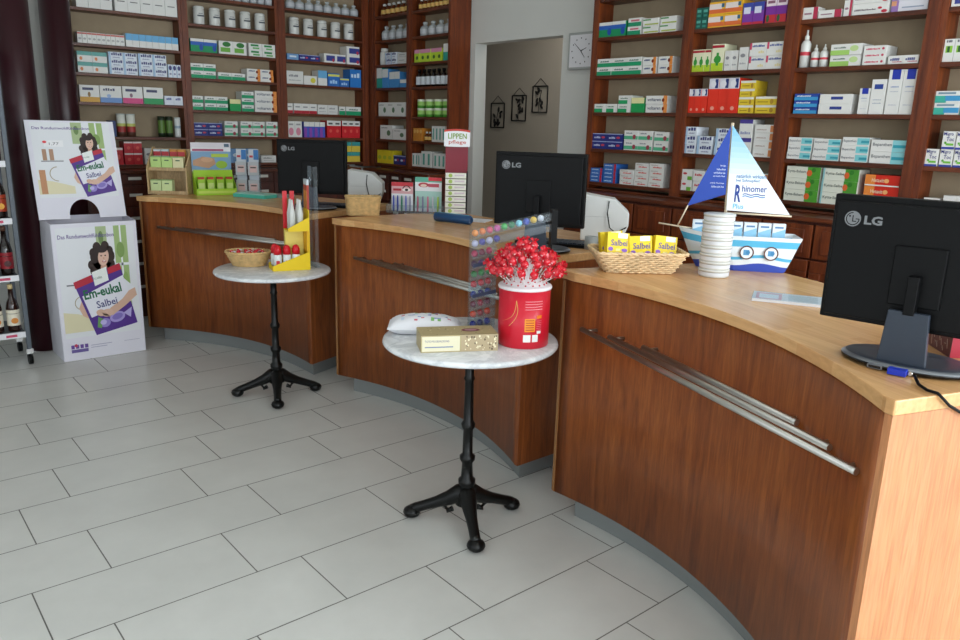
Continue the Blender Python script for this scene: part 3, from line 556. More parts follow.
def carton_mb(st, w, h, d):
    desc, body, rs, ts = ST[st]
    m = MB(); m.box(0, w, 0, d, 0, h, C_(body))
    for i, (u0, u1, v0, v1, c) in enumerate(rs):
        inner = u0 > 0 and v0 > 0 and u1 < 1 and v1 < 1; asp = (u1-u0)*w/((v1-v0)*h)
        if inner and .4 < asp < 2.2 and st not in ('whitebluelabel', 'whitebluelabel2', 'darkteal', 'purpleblue2', 'orangeyellow', 'whitegreenpic', 'aqua', 'bepanthen'): m.ell((u0+u1)/2*w, (v0+v1)/2*h, (u1-u0)/2*w, (v1-v0)/2*h, -.0003*(i+1), C_(c), 14)
        elif inner and asp > 2.2 and st.startswith(('whiten', 'whiteg', 'greenr', 'tealo', 'blue', 'navy', 'white')) and c not in ('#2f3f8c', '#2c4696'):
            k = max(3, int(asp*1.3)); rg_ = random.Random(i+len(st)); du = (u1-u0)/k   # lettering too small to read: a row of short dark strokes
            for q in range(k): m.rect((u0+q*du)*w, (u0+(q+rg_.choice((.7, .8, .9)))*du)*w, v0*h, (v1-(v1-v0)*rg_.choice((0, .25)))*h, -.0003*(i+1), C_(c))
        else: m.rect(u0*w, u1*w, v0*h, v1*h, -.0003*(i+1), C_(c))
    e = -.0003*(len(rs)+1)
    for (t, u0, u1, v0, v1, c) in ts:
        if t == '-': m.rect(u0*w, u1*w, v0*h, v1*h, e, C_(c))
        else: m.text(t, u0*w, u1*w, v0*h, v1*h, e, C_(c), bold=.01)
    return m
def round_item(kind, w, h):
    """returns list [(name, MB)] : body first then parts; axis at local origin centre"""
    r = w/2; out = []
    if kind == 'JAR':
        b = MB().lathe([(0, 0), (r*.92, 0), (r, h*.04), (r, h*.8), (r*.9, h*.84), (0, h*.84)], 'porcelain', 24)
        b.rect(-r*.62, r*.62, h*.42, h*.5, -r-.0012, C_('#4a4f58')); b.rect(-r*.4, r*.4, h*.56, h*.6, -r-.0012, C_('#8a8f94'))
        out = [('porcelain_jar', b), ('lid', MB().lathe([(0, h*.84), (r*.96, h*.84), (r, h*.87), (r, h*.94), (r*.8, h), (0, h)], 'porcelain', 24))]
    elif kind in ('CLEAR', 'CLEARBIG', 'AMBER', 'AMBERSQ'):
        g = 'clear_glass' if kind[0] == 'C' else 'amber_glass'
        b = MB().lathe([(0, 0), (r*.9, 0), (r, h*.05), (r, h*.55), (r*.8, h*.66), (r*.4, h*.72), (r*.4, h*.8), (0, h*.8)], g, 18)
        lab = '#b9bcc0' if kind[0] == 'C' else '#d8b060'
        b.lathe([(r+.0006, h*.15), (r+.0006, h*.48)], C_(lab), 18)
        out = [('glass_bottle', b), ('stopper', MB().lathe([(0, h*.8), (r*.36, h*.8), (r*.5, h*.86), (r*.5, h*.95), (r*.3, h), (0, h)], 'clear_glass' if kind[0] == 'C' else 'porcelain', 14))]
    elif kind == 'DARKBOTTLE':
        b = MB().lathe([(0, 0), (r, .002), (r, h*.62), (r*.45, h*.74), (r*.4, h*.85), (0, h*.85)], 'dark_glass', 16)
        b.lathe([(r+.0006, h*.12), (r+.0006, h*.58)], C_('#c6ccd2'), 16)
        out = [('dark_bottle', b), ('cap', MB().lathe([(0, h*.85), (r*.5, h*.85), (r*.5, h), (0, h)], 'black_plastic', 12))]
    elif kind == 'CANGREEN':
        b = MB().lathe([(0, 0), (r, 0), (r, h*.3), (r, h*.75), (r, h), (0, h)], None, 18, mats=[C_('#4f9a34'), C_('#4f9a34'), C_('#9fd06a'), C_('#dfe8d0'), C_('#e0e4da')])
        out = [('round_tin', b)]
    elif kind == 'DARKCAN':
        b = MB().lathe([(0, 0), (r, 0), (r, h*.2), (r, h*.8), (r, h), (0, h)], None, 18, mats=[C_('#20301c')]*2+[C_('#5a7a34'), C_('#1d2b1a'), C_('#1d2b1a')])
        out = [('round_tin', b)]
    elif kind in ('TUBE', 'TUBE2'):
        c = ['#5a3a2c', '#a83a38', '#c9d070', '#e2e4da'] if kind == 'TUBE' else ['#dfe2e0', '#dfe2e0', '#9ab0c0', '#dfe2e0']
        b = MB().lathe([(0, 0), (r, 0), (r, h*.2), (r, h*.45), (r, h*.58), (r, h*.95), (0, h*.95)], None, 16, mats=[C_(c[0]), C_(c[0]), C_(c[1]), C_(c[2]), C_(c[3]), C_(c[3])])
        out = [('medicine_tube', b), ('cap', MB().lathe([(0, h*.95), (r*1.02, h*.95), (r*1.02, h), (0, h)], C_('#cfd6d2'), 16))]
    elif kind == 'WHITEJAR':
        b = MB().lathe([(0, 0), (r, 0), (r, h*.75), (r*.7, h*.8), (0, h*.8)], 'porcelain', 16)
        out = [('plastic_jar', b), ('cap', MB().lathe([(0, h*.8), (r*.8, h*.8), (r*.8, h), (0, h)], 'porcelain', 16))]
    elif kind == 'SPRAY':
        b = MB().lathe([(0, 0), (r, .002), (r, h*.62), (r*.75, h*.7), (r*.42, h*.74), (0, h*.74)], 'porcelain', 20)
        b.lathe([(r+.0006, h*.32), (r+.0006, h*.42)], C_('#c83a48'), 20)
        out = [('spray_bottle', b), ('nozzle', MB().lathe([(0, h*.74), (r*.45, h*.74), (r*.45, h*.84), (r*.2, h*.87), (r*.18, h), (0, h)], 'porcelain', 14))]
    return out
RD = {'JAR': ('white porcelain jar with dark lettering', 'jar'), 'CLEAR': ('small clear glass bottle', 'bottle'), 'CLEARBIG': ('large clear glass bottle with pale label', 'bottle'), 'AMBER': ('amber glass bottle', 'bottle'),
      'AMBERSQ': ('amber bottle with yellow label', 'bottle'), 'DARKBOTTLE': ('dark bottle with white label', 'bottle'), 'CANGREEN': ('green and white round tin', 'tin'), 'DARKCAN': ('dark green round tin', 'tin'),
      'TUBE': ('white, green and red tube', 'tube'), 'TUBE2': ('white tube', 'tube'), 'WHITEJAR': ('white plastic jar', 'jar'), 'SPRAY': ('white spray bottle with red band', 'bottle')}
BAYN = {'A': 'leftmost back bay', 'B': 'middle back bay', 'C': 'back bay behind monitor', 'D': 'narrow corner bay', 'E': 'narrow bay near doorway', 'F': 'bay beside clock', 'G': 'bay behind sails', 'H': 'bay above dark monitor', 'I': 'far right bay'}
ORD = ['first', 'second', 'third', 'fourth', 'fifth', 'sixth', 'seventh', 'eighth', 'ninth', 'tenth', 'eleventh', 'twelfth']
LAY = {1: [''], 2: ['lower', 'upper'], 3: ['bottom', 'middle', 'top'], 4: ['bottom', 'second-from-bottom', 'second-from-top', 'top'], 5: ['bottom', 'second-from-bottom', 'middle', 'second-from-top', 'top']}
BI = {'A': (1.103, 1.883), 'B': (1.947, 2.688), 'C': (2.772, 3.537), 'D': (-3.964, -3.455), 'E': (-3.385, -2.868), 'F': (-1.277, -.60), 'G': (-.533, .05), 'H': (.122, .746), 'I': (.828, 1.52)}
seen_rows = {}
nth = {}
for (bay, si, s0, s1, n, k, h, st) in ROWS:
    lo, hi = BI[bay]
    if s0 < lo+.004: s0 = lo+.004
    if s1 > hi-.004: s1 = hi-.004
    z = SZ[bay][si]; w = (s1-s0)/n; back = bay in 'ABC'
    def world(s, y, zz): return (s, 4.07+y, zz) if back else (3.6+y, -s, zz)
    rz = 0 if back else -PI/2
    sh = ('%s shelf' % ORD[si])
    cat_n = {}
    if st in ST:
        desc = ST[st][0]
        deep = min(.125, max(.05, .9*max(w, h)))
        if k > 1: deep = .12
        proto = None
        ky = (bay, si, st)
        for c in range(n):
            nth[ky] = nth.get(ky, 0)+1
            for l in range(k):
                loc = world(s0+c*w+.0006+random.uniform(0, .0006), .012+random.uniform(0, .006), z+.0006+l*h)
                if proto is None: o = carton_mb(st, w-.0018, h-.0009, deep).build('medicine_carton', loc=loc, rz=rz); proto = o
                else: o = proto.copy(); COL.objects.link(o); o.location = loc
                o['_k'] = (nth[ky]-1); 
                lay = LAY[k][l]
                tag(o, '', 'carton', '%ss, %s of %s' % (desc.split(' with')[0], sh, BAYN[bay]))
                seen_rows.setdefault(ky, []).append((o, nth[ky]-1, lay, desc, sh, bay))
    else:
        desc, cat = RD[st]
        hh = h; wd = min(w*.9, .085)
        protos = None
        for c in range(n):
            for l in range(k):
                loc = world(s0+(c+.5)*w, wd/2+.014, z+.0006+l*hh)
                if protos is None:
                    L = round_item(st, wd, hh-.001)
                    root = L[0][1].build(L[0][0], loc=loc, rz=rz)
                    for nm, mb in L[1:]: mb.build(nm, root)
                    protos = root; o = root
                else: o = copy_tree(protos, loc)
                tag(o, '', cat, '%ss, %s of %s' % (desc.split(' with')[0], sh, BAYN[bay]))
                seen_rows.setdefault((bay, si, st), []).append((o, (nth.get((bay, si, st), 0)), LAY[k][l], desc, sh, bay))
            nth[(bay, si, st)] = nth.get((bay, si, st), 0)+1
SHORT = {1: 'only'}
for ky, L in seen_rows.items():
    tot = nth[ky]
    for (o, idx, lay, desc, sh, bay) in L:
        if '_k' in o: del o['_k']
        parts = [desc]
        if tot > 1: parts.append('leftmost' if idx == 0 else ('rightmost' if idx == tot-1 else ORD[idx]+' across'))
        if lay: parts.append(lay)
        parts.append('%s, %s' % (sh, BAYN[bay]))
        s = ', '.join(parts)
        if len(s.replace(',', '').split()) > 16:
            parts[0] = desc.split(' with')[0]; s = ', '.join(parts)
        o['label'] = s
# ------------------------------------------------------------------ counters
def counter(mid, ang, L, sag, label, rightmat, far=False):
    root = empty('sales_counter', (mid[0], mid[1], 0), ang, label, 'counter')
    D = .85; N = 36; h = L/2
    def arc(s, off=0.0): return sag*(1-(s/h)**2)+off
    S = [-h+L*i/N for i in range(N+1)]
    # curved front panel, 18 mm thick
    front = [(s, arc(s)) for s in S]
    m = MB(); n = len(front)
    A = [m.pt((x, y, .1)) for x, y in front]; B = [m.pt((x, y, .985)) for x, y in front]
    A2 = [m.pt((x, y+.018, .1)) for x, y in front]; B2 = [m.pt((x, y+.018, .985)) for x, y in front]
    for i in range(n-1):
        m.face((A[i], A[i+1], B[i+1], B[i]), 'walnut', True); m.face((A2[i+1], A2[i], B2[i], B2[i+1]), 'walnut', True)
        m.face((A[i+1], A[i], A2[i], A2[i+1]), 'walnut'); m.face((B[i], B[i+1], B2[i+1], B2[i]), 'walnut')
    m.face((A[0], B[0], B2[0], A2[0]), 'walnut'); m.face((A[-1], A2[-1], B2[-1], B[-1]), 'walnut')
    m.build('front_panel', root)
    m = MB(); m.box(-h-.02, -h-.0005, -.001, D-.03, .1, .985, 'walnut'); m.box(-h-.0205, -h, -.0025, -.001, .1, .985, 'edge_band')
    m.build('side_panel', root)
    m = MB(); m.box(h+.0005, h+.02, -.002, D-.03, .1 if rightmat == 'walnut' else .0, .985, rightmat)
    if rightmat != 'walnut': m.box(h+.0, h+.02, -.0035, -.002, .0, .985, rightmat)
    o = m.build('side_panel', root)
    if rightmat != 'walnut': o['label'] = 'pale maple end panel'
    MB().box(-h, h, D-.05, D-.03, .1, .985, 'walnut').build('rear_panel', root)
    # plinth, set back
    hp = h-.045
    SP = [-hp+2*hp*i/N for i in range(N+1)]
    pts = [(s, arc(s)+.055) for s in SP]+[(hp, D-.08), (-hp, D-.08)]
    MB().prism(pts, 0, .0995, 'plinth', smooth=False).build('plinth', root)
    # worktop
    xr = .022
    pts = [(-h-.05, .0)]+[(s, arc(s)-.006) for s in S[1:-1]]+[(h-.0, -.006), (h+xr, -.006), (h+xr, D), (-h-.05, D)]
    m = MB().prism(pts, .9855, 1.02, 'maple_top')
    m.build('worktop', root, bevel=.003)
    for hl, gap in ((.645, .024), (.52, .024), (.365, .024)):
        d = arc(hl)-gap
        rr = .0095; e = .028
        m = MB().tube([(-hl+e, d, .82), (hl+e, d, .82)], rr, 'steel', 12)
        o = m.build('rail', root)
        for s in (-hl+.03+e, hl-.03+e): MB().tube([(s, d, .82), (s, arc(s)+.002, .82)], .006, 'steel', 8).build('bracket', o)
    return root
counter((1.4925, 2.495), math.atan2(-.941, .337), 1.498, .165, 'farthest curved walnut counter with beige worktop, green cartons on it', 'walnut')
counter((1.778, .73), -PI/2, 1.54, .165, 'middle curved walnut counter, behind the lollipop table', 'walnut')
counter((1.4975, -1.025), math.atan2(-.946, -.323), 1.469, .170, 'nearest curved walnut counter carrying the cardboard sailing boat', 'maple_panel')

# ------------------------------------------------------------------ bistro tables
def bistro(c, angs, label, R_=.325, dz=0.0):
    t = empty('bistro_table', (c[0], c[1], 0), 0, label, 'table')
    R = R_
    m = MB().lathe([(0, .716), (R-.02, .716), (R-.006, .719), (R, .727), (R-.003, .736), (R-.012, .74), (0, .74)], 'marble', 72, c=(0, 0, dz))
    m.build('table_top', t)
    m = MB().lathe([(0, .70), (.06, .70), (.06, .7155), (0, .7155)], 'cast_iron', 24, c=(0, 0, dz))
    prof = [(.045, .085), (.04, .14), (.028, .16), (.034, .175), (.034, .19), (.024, .20), (.021, .26), (.03, .275), (.031, .29), (.02, .30), (.019, .40), (.026, .41), (.028, .425), (.019, .44), (.0175, .60), (.022, .61), (.0175, .62), (.0175, .70+dz), (0, .70+dz)]
    m.lathe([(0, .085)]+prof, 'cast_iron', 20)
    m.build('pedestal', t)
    for a in angs:
        ca, sa = math.cos(a), math.sin(a)
        P = [(.0, .135), (.03, .125), (.07, .10), (.12, .078), (.17, .058), (.205, .044), (.222, .034)]
        m = MB().tube([(ca*r, sa*r, z) for r, z in P], .022, 'cast_iron', 10, taper=[1.7, 1.65, 1.35, 1.05, .95, .95, 1.0])
        m.ball((ca*.222, sa*.222, .0255), .036, 'cast_iron', 14, .7)
        m.tube([(ca*.07, sa*.07, .10), (ca*.09, sa*.09, .065), (ca*.075, sa*.075, .045), (ca*.055, sa*.055, .055)], .012, 'cast_iron', 8)
        m.build('leg', t)
    return t
T1 = (1.453, 1.640); T2 = (1.400, -.168)
bistro(T1, [math.radians(x) for x in (150, -115, -15)], 'small round marble-topped bistro table with yellow carton display, farther of two', .318, .007)
bistro(T2, [math.radians(x) for x in (132, -119, -8)], 'small round marble-topped bistro table carrying the lollipop tin, nearer of two', .332, .032)

# ------------------------------------------------------------------ monitors
def monitor(c, ang, label, logo=True, zb=.095, tilt=0.0, hh=.325, w=.412, cable=None):
    # local: x right, rear face towards -y, stands at z=1.02
    t = empty('computer_monitor', (c[0], c[1], 1.0205), ang, label, 'monitor')
    m = MB()
    m.box(-w/2, w/2, .0, .03, zb, zb+hh, 'black_plastic'); m.box(-w/2+.012, w/2-.012, -.018, 0, zb+.012, zb+hh-.014, 'black_plastic')
    m.box(-w/2, w/2, .03, .036, zb, zb+hh, 'black_gloss')
    P = m.build('housing', t, bevel=.004)
    m = MB().box(-w/2+.018, w/2-.018, .0362, .037, zb+.02, zb+hh-.018, 'black_gloss'); m.build('screen', P)
    lx, lz = -w/2+.052, zb+hh-.055; y = -.0188
    m = MB(); R = .0185
    m.ell(lx, lz, R, R, y, 'logo_grey')
    dk = 'black_plastic'; y2 = y-.0004
    m.ring(lx, lz, R*.72, R*.84, y2, dk, 24, a0=PI*.5, a1=PI*2.0)
    m.rect(lx-.001, lx+.0012, lz-R*.38, lz+R*.45, y2, dk); m.rect(lx-.001, lx+R*.45, lz-R*.38, lz-R*.26, y2, dk)
    m.rect(lx+R*.35, lx+R*.78, lz-R*.05, lz+R*.06, y2, dk); m.ell(lx-R*.38, lz+R*.32, R*.12, R*.12, y2, dk, 12)
    m.text('LG', lx+.026, lx+.066, lz-.011, lz+.010, y, 'logo_grey', bold=.035)
    m.build('logo', P)
    # hinge plate, stem, base
    m = MB().box(-.055, .055, -.026, -.0185, zb+.06, zb+.2, 'black_plastic'); m.build('hinge_cover', t, bevel=.003)
    m = MB(); m.prism([(-.052, .016), (.052, .016), (.043, .14), (-.043, .14)], -.05, -.034, 'grey_plastic', ax='y'); m.build('stem', t, bevel=.002)
    m = MB().box(-.012, .012, -.053, -.0265, zb+.045, zb+.135, 'black_plastic'); m.build('hinge', t, bevel=.002)
    m = MB(); rx, ry = .148, .1; cy = .015
    prof = [(0, 0), (.9, 0), (1, .006), (1.0, .012), (.93, .019), (.6, .016), (0, .016)]
    m.lathe([(r*rx, z) for r, z in prof], None, 48, c=(0, cy, 0), mats=['black_gloss', 'black_gloss', 'black_gloss', 'silver_plastic', 'grey_plastic', 'grey_plastic'], sy=ry/rx)
    B = m.build('stand_base', t)
    m = MB(); yb = cy-ry
    m.box(-.06, -.028, yb-.001, yb+.03, .003, .012, 'silver_plastic'); m.box(-.057, -.031, yb-.002, yb-.001, .0045, .0105, 'black_gloss')
    m.build('port', B)
    if cable:
        m = MB().box(-.012, .026, yb-.018, yb+.02, .002, .0155, 'blue_plastic'); m.build('blue_plug', B)
        m = MB().tube([(.032, yb+.006, .008), (.032, yb-.002, .008)], .005, 'chrome', 10); m.build('socket', B)
    return t
monitor((1.525, -1.645), math.radians(-82), 'large black flat monitor seen from behind, standing on the nearest counter', hh=.305, zb=.088, w=.42, cable=True)
monitor((1.975, .085), math.radians(-57), 'black flat monitor seen from behind, on the middle counter behind lollipops', w=.40, zb=.11, hh=.315)
monitor((1.895, 1.995), math.radians(-45), 'black flat monitor seen from behind, on the farthest counter', w=.43)
m = MB().tube([(1.428, -1.705, 1.031), (1.412, -1.715, 1.028), (1.392, -1.728, 1.0245), (1.366, -1.755, 1.0245), (1.362, -1.778, 1.0245), (1.366, -1.789, 1.014), (1.387, -1.796, .997), (1.420, -1.807, .979), (1.453, -1.818, .964), (1.507, -1.835, .94)], .0035, 'black_plastic', 8)
# monitor cable over the near end of the counter
tag(m.build('monitor_cable'), 'black cable running from monitor base over counter end', 'cable')

# ------------------------------------------------------------------ wicker
def rrect(hx, hy, r, n=96):
    pts = []
    segs = [((hx-r, -hy+r), -PI/2), ((hx-r, hy-r), 0), ((-hx+r, hy-r), PI/2), ((-hx+r, -hy+r), PI)]
    for (c, a0) in segs:
        for k in range(7):
            a = a0+PI/2*k/6; pts.append((c[0]+r*math.cos(a), c[1]+r*math.sin(a)))
    # resample
    P = pts+[pts[0]]; L = [0]
    for i in range(1, len(P)): L.append(L[-1]+math.dist(P[i], P[i-1]))
    out = []; j = 0
    for i in range(n):
        t = L[-1]*i/n
        while L[j+1] < t: j += 1
        f = (t-L[j])/(L[j+1]-L[j]+1e-9); out.append((P[j][0]+f*(P[j+1][0]-P[j][0]), P[j][1]+f*(P[j+1][1]-P[j][1])))
    return out
def basket(name, loc, ang, label, hx, hy, hxt, hyt, h, r, rows, nst, mat, amp=.003, rad=None, oval=False, rimr=.006):
    root = empty(name, loc, ang, label, 'basket')
    m = MB(); n = nst*4; rad = rad or h/rows*.55
    def per(f, off=0.0):
        X = hx+(hxt-hx)*f+off; Y = hy+(hyt-hy)*f+off
        if oval: return [(X*math.cos(2*PI*i/n), Y*math.sin(2*PI*i/n)) for i in range(n)]
        return rrect(X, Y, min(r*(1+f*.3), min(X, Y)*.98), n)
    for q in range(rows):
        f = (q+.5)/rows; base_ = per(f); up = per(f, 1.0)
        pts = []
        for i, (x, y) in enumerate(base_):
            s = amp*math.sin(PI*(i/2.0)+(q % 2)*PI)
            d = math.hypot(x, y); pts.append((x*(1+s/d), y*(1+s/d), f*h))
        m.tube(pts, rad, mat, 6, closed=True)
    m.build('weave', root)
    m = MB()
    a, b = per(0), per(1)
    for i in range(0, n, 2):
        m.tube([(a[i][0], a[i][1], .002), (b[i][0], b[i][1], h)], rad*.6, mat, 5)
    m.build('stakes', root)
    m = MB().prism([(x*.985, y*.985) for x, y in a], .0005, .004, mat); m.build('bottom', root)
    m = MB()
    for k in range(2):
        pts = []
        for i, (x, y) in enumerate(per(1)):
            d = math.hypot(x, y); ph = 2*PI*i/5+k*PI; s = rimr*.6*math.sin(ph)
            pts.append((x*(1+s/d), y*(1+s/d), h+rimr*.6*math.cos(ph)))
        m.tube(pts, rimr*.75, mat, 6, closed=True)
    m.build('rim', root)
    return root
HZ = 1.0205
# basket of yellow sweets boxes on nearest counter
BC, BA, _ = AB((1.842, -.439), (2.041, -.596))
bl = (BC[0]-math.sin(BA)*.078, BC[1]+math.cos(BA)*.078)
basket('wicker_basket', (bl[0], bl[1], HZ), BA, 'pale woven wicker basket of yellow boxes beside cardboard sailing boat', .125, .075, .175, .105, .078, .02, 10, 26, 'wicker_light', .0055, rad=.0036)
def local(o, ang, x, y): return (o[0]+x*math.cos(ang)-y*math.sin(ang), o[1]+x*math.sin(ang)+y*math.cos(ang))
def salbei(w=.088, h=.078, d=.035):
    m = MB().box(-w/2, w/2, -d/2, d/2, 0, h, C_('#f0d21c')); y = -d/2-.0004
    m.rect(-w*.02, w*.42, h*.74, h*.98, y, C_('#e8eef0')); m.text('Salbei', -w*.34, w*.42, h*.36, h*.66, y-.0004, C_('#6a5a8a'), bold=.02)
    m.ell(-w*.34, h*.2, .010, .008, y, C_('#8a5ac0'), 14); m.ell(w*.3, h*.16, .012, .007, y, C_('#8a5ac0'), 14); m.rect(-w*.1, w*.1, h*.1, h*.22, y, C_('#f6e88a'))
    return m
names = ['yellow sweets box in wicker basket, leftmost and tallest', 'yellow sweets box in wicker basket, middle one', 'yellow sweets box in wicker basket, right one', 'yellow sweets box in wicker basket, at left behind front box', 'yellow sweets box in wicker basket, at right behind front box']
p0 = None
for i, (x, y, z, a, tl) in enumerate([(-.088, -.03, .036, 10, -12), (.006, -.025, .026, 2, -10), (.098, -.02, .026, 6, -12), (-.095, .03, .034, 6, -8), (.07, .035, .018, -4, -8)]):
    q = local(bl, BA, x, y)
    if p0 is None: p0 = salbei().build('sweets_box'); o = p0
    else: o = p0.copy(); COL.objects.link(o)
    o.location = (q[0], q[1], HZ+z+.032); o.rotation_euler = (math.radians(tl), math.radians([4, -3, 6, -5, 4][i]), BA+math.radians(a))
    tag(o, names[i], 'box', 'yellow sweets boxes in the wicker basket')
# small basket on the middle counter
C2, A2, _ = AB((1.911, 1.596), (2.078, 1.515))
q = local(C2, A2, 0, .065)
basket('wicker_basket', (q[0], q[1], HZ), A2, 'small square-sided wicker basket at left end of middle counter', .088, .055, .098, .065, .105, .02, 13, 22, 'wicker', .002)
# oval basket with red candies, table 1
TZ = .7475
q1 = (1.385, 1.80)
basket('wicker_basket', (q1[0], q1[1], TZ), math.radians(-38), 'small oval wicker basket filled with red candies on bistro table', .085, .06, .125, .092, .078, .02, 9, 20, 'wicker', .002, oval=True)
def candy(r=.011):
    m = MB(); m.ball((0, 0, 0), r, 'lolly', 10, .75)
    for s in (-1, 1):
        m.prism([(s*r*.8, -.003), (s*r*2.0, -r*.8), (s*r*2.1, r*.8), (s*r*.8, .003)] if s > 0 else [(s*r*.8, .003), (s*r*2.1, r*.8), (s*r*2.0, -r*.8), (s*r*.8, -.003)], -.0008, .0008, 'foam')
    return m
cp = None
for i in range(26):
    rr = .082*math.sqrt((i % 13+.5)/13.0); a = i*2.39996; lay = i//13
    x, y = rr*1.15*math.cos(a), rr*.8*math.sin(a)
    if cp is None: cp = candy(.0125).build('red_candy'); o = cp
    else: o = cp.copy(); COL.objects.link(o)
    o.location = (q1[0]+x*math.cos(-.66)-y*math.sin(-.66), q1[1]+x*math.sin(-.66)+y*math.cos(-.66), TZ+.058+lay*.018+random.uniform(0, .003))
    o.rotation_euler = (random.uniform(-.3, .3), random.uniform(-.3, .3), random.uniform(0, 6))
    tag(o, 'red and white wrapped candy in the oval basket on the farther bistro table', 'candy', 'wrapped candies in the oval basket')

# ------------------------------------------------------------------ yellow carton display (table 1), profile seen from its side
C1, A1, W1 = AB((1.407, 1.552), (1.613, 1.497))
ys = empty('counter_display', (C1[0], C1[1], TZ), A1, 'stepped yellow cardboard display with red-capped bottles on bistro table', 'display')
w = .2; hx = w/2; Dp = .13
m = MB()
for y in (0, Dp-.003):
    m.prism([(-hx, 0), (hx, 0), (hx, .10), (-hx, .028)], y, y+.003, 'yellow_card', ax='y')
m.box(-hx, hx, .0031, Dp-.0031, 0, .004, 'yellow_card'); m.box(-hx, -hx+.003, .0031, Dp-.0031, .004, .026, 'yellow_card')
m.build('lower_tray', ys)
m = MB()
for y in (0, Dp-.003):
    m.prism([(-.012, .215), (hx, .215), (hx, .29), (-.012, .232)], y, y+.003, 'yellow_card', ax='y')
m.box(-.012, hx, .0031, Dp-.0031, .215, .219, 'yellow_card')
m.build('upper_tray', ys)
m = MB().box(-.012, hx-.012, .088, Dp-.004, .005, .2145, C_('#f0dc70')); m.box(hx-.011, hx, .0035, Dp-.0035, .101, .2145, C_('#e8b418'))
m.box(hx+.0005, hx+.004, 0, Dp, 0, .33, 'yellow_card')
m.build('riser', ys)
def bottle(w_, h_, cap, body='#e6ebe8', label='#c22030'):
    r = w_/2
    b = MB().lathe([(0, 0), (r, .001), (r, h_*.58), (r*.9, h_*.62), (0, h_*.62)], C_(body), 18)
    b.rect(-r*.55, r*.35, h_*.2, h_*.38, -r-.001, C_(label))
    return b, MB().lathe([(0, h_*.62), (r*.98, h_*.62), (r*.98, h_*.82), (r*.7, h_*.95), (r*.3, h_), (0, h_)], cap, 18)
pr = None
for j in range(2):
    for i in range(3 if j == 0 else 2):
        x, y = -.068+i*.050-.004*j, .030+j*(.060 if i == 0 else .0)
        if j and i: continue
        q = local(C1, A1, x, y)
        if pr is None:
            b, c = bottle(.044, .135, 'red_cap'); pr = b.build('spray_bottle'); c.build('cap', pr); o = pr
            o.location = (q[0], q[1], TZ+.0045); o.rotation_euler[2] = A1
        else: o = copy_tree(pr, (q[0], q[1], TZ+.0045))
        tag(o, 'white bottle with red domed cap in lower yellow tray, %s, %s row' % (['left', 'middle', 'right'][i], ['front', 'rear'][j]), 'bottle', 'red-capped bottles in the lower tray')
pr = None
for j in range(2):
    for i in range(2):
        q = local(C1, A1, .018+i*.043, .032+j*.055)
        if pr is None:
            pr = MB().lathe([(0, 0), (.017, .001), (.017, .09), (.008, .135), (.006, .165), (0, .165)], 'porcelain', 16).build('nasal_spray', loc=(q[0], q[1], TZ+.2195))
            o = pr
        else: o = pr.copy(); COL.objects.link(o); o.location = (q[0], q[1], TZ+.2195)
        tag(o, 'slender white nozzle bottle in upper yellow tray, %s, %s row' % (['left', 'right'][i], ['front', 'rear'][j]), 'bottle', 'white nozzle bottles in the upper tray')
for i in range(2):
    q = local(C1, A1, -.003+i*.04, .121)
    tag(MB().box(-.012, .012, -.004, .004, 0, .205, 'red_cap').build('red_carton', loc=(q[0], q[1], TZ+.2195), rz=A1), 'thin red carton standing behind nozzle bottles, %s one' % ['left', 'right'][i], 'carton')
# acrylic leaflet holder behind it
q = local(C1, A1, hx+.048, .05)
la = empty('leaflet_holder', (q[0], q[1], TZ), A1+math.radians(8), 'tall clear acrylic leaflet holder behind the yellow display', 'holder')
m = MB().box(-.002, .018, 0, .003, 0, .56, 'acrylic').box(-.002, .018, .09, .093, 0, .56, 'acrylic').box(-.004, -.001, 0, .093, 0, .56, 'acrylic').box(-.004, .03, 0, .093, -.0, .003, 'acrylic')
m.build('acrylic_shell', la)
tag(MB().box(0, .012, .006, .085, 0, .33, C_('#b03a28')).box(-.0006, 0, .006, .085, .18, .30, C_('#d98a3a')).box(0, .012, .006, .085, .33, .36, C_('#cdd6dc')).build('leaflet_stack', loc=(q[0]-.04, q[1]+.012, TZ+.13+.0), rz=A1), 'orange and red leaflets held upright behind the yellow display', 'leaflets')

# ------------------------------------------------------------------ table 2: tin of lollipops
TZ = .7405
BEFORE2 = set(o.name for o in bpy.data.objects)
bc = (1.595, -.25); R = .098; HB = .225
tn = empty('lollipop_tin', (bc[0], bc[1], TZ), 0, 'round red tin holding lollipops on the nearer bistro table', 'tin')
m = MB().lathe([(0, 0), (R-.003, 0), (R, .004), (R, HB-.006), (0, HB-.006)], 'red_tin', 56)
def on_cyl(p, rr=R+.0007):
    a = p[0]/R + math.radians(-138)
    return (rr*math.cos(a), rr*math.sin(a), p[2])
def cyl_rect(m, x0, x1, z0, z1, mat, rr=R+.0006, n=8):
    for k in range(n):
        a, b = x0+(x1-x0)*k/n, x0+(x1-x0)*(k+1)/n
        m.poly([on_cyl((a, 0, z0), rr), on_cyl((b, 0, z0), rr), on_cyl((b, 0, z1), rr), on_cyl((a, 0, z1), rr)], mat)
cyl_rect(m, .012, .052, .068, .118, C_('#f0962a')); 
for k in range(5): cyl_rect(m, .016, .048, .074+k*.009, .077+k*.009, C_('#b0301c'), R+.001)
cyl_rect(m, .058, .080, .118, .130, C_('#f0801c'))
for k in range(4): cyl_rect(m, .012, .082, .182-k*.010, .184-k*.010, C_('#e9a0a8'))
for k in range(6): cyl_rect(m, .058, .080, .108-k*.007, .1095-k*.007, C_('#e58a94'))
cyl_rect(m, .008, .036, .028, .056, C_('#eeeeea')); cyl_rect(m, .042, .066, .028, .056, C_('#eeeeea'))
cyl_rect(m, .060, .078, .060, .070, C_('#eeeeea'))
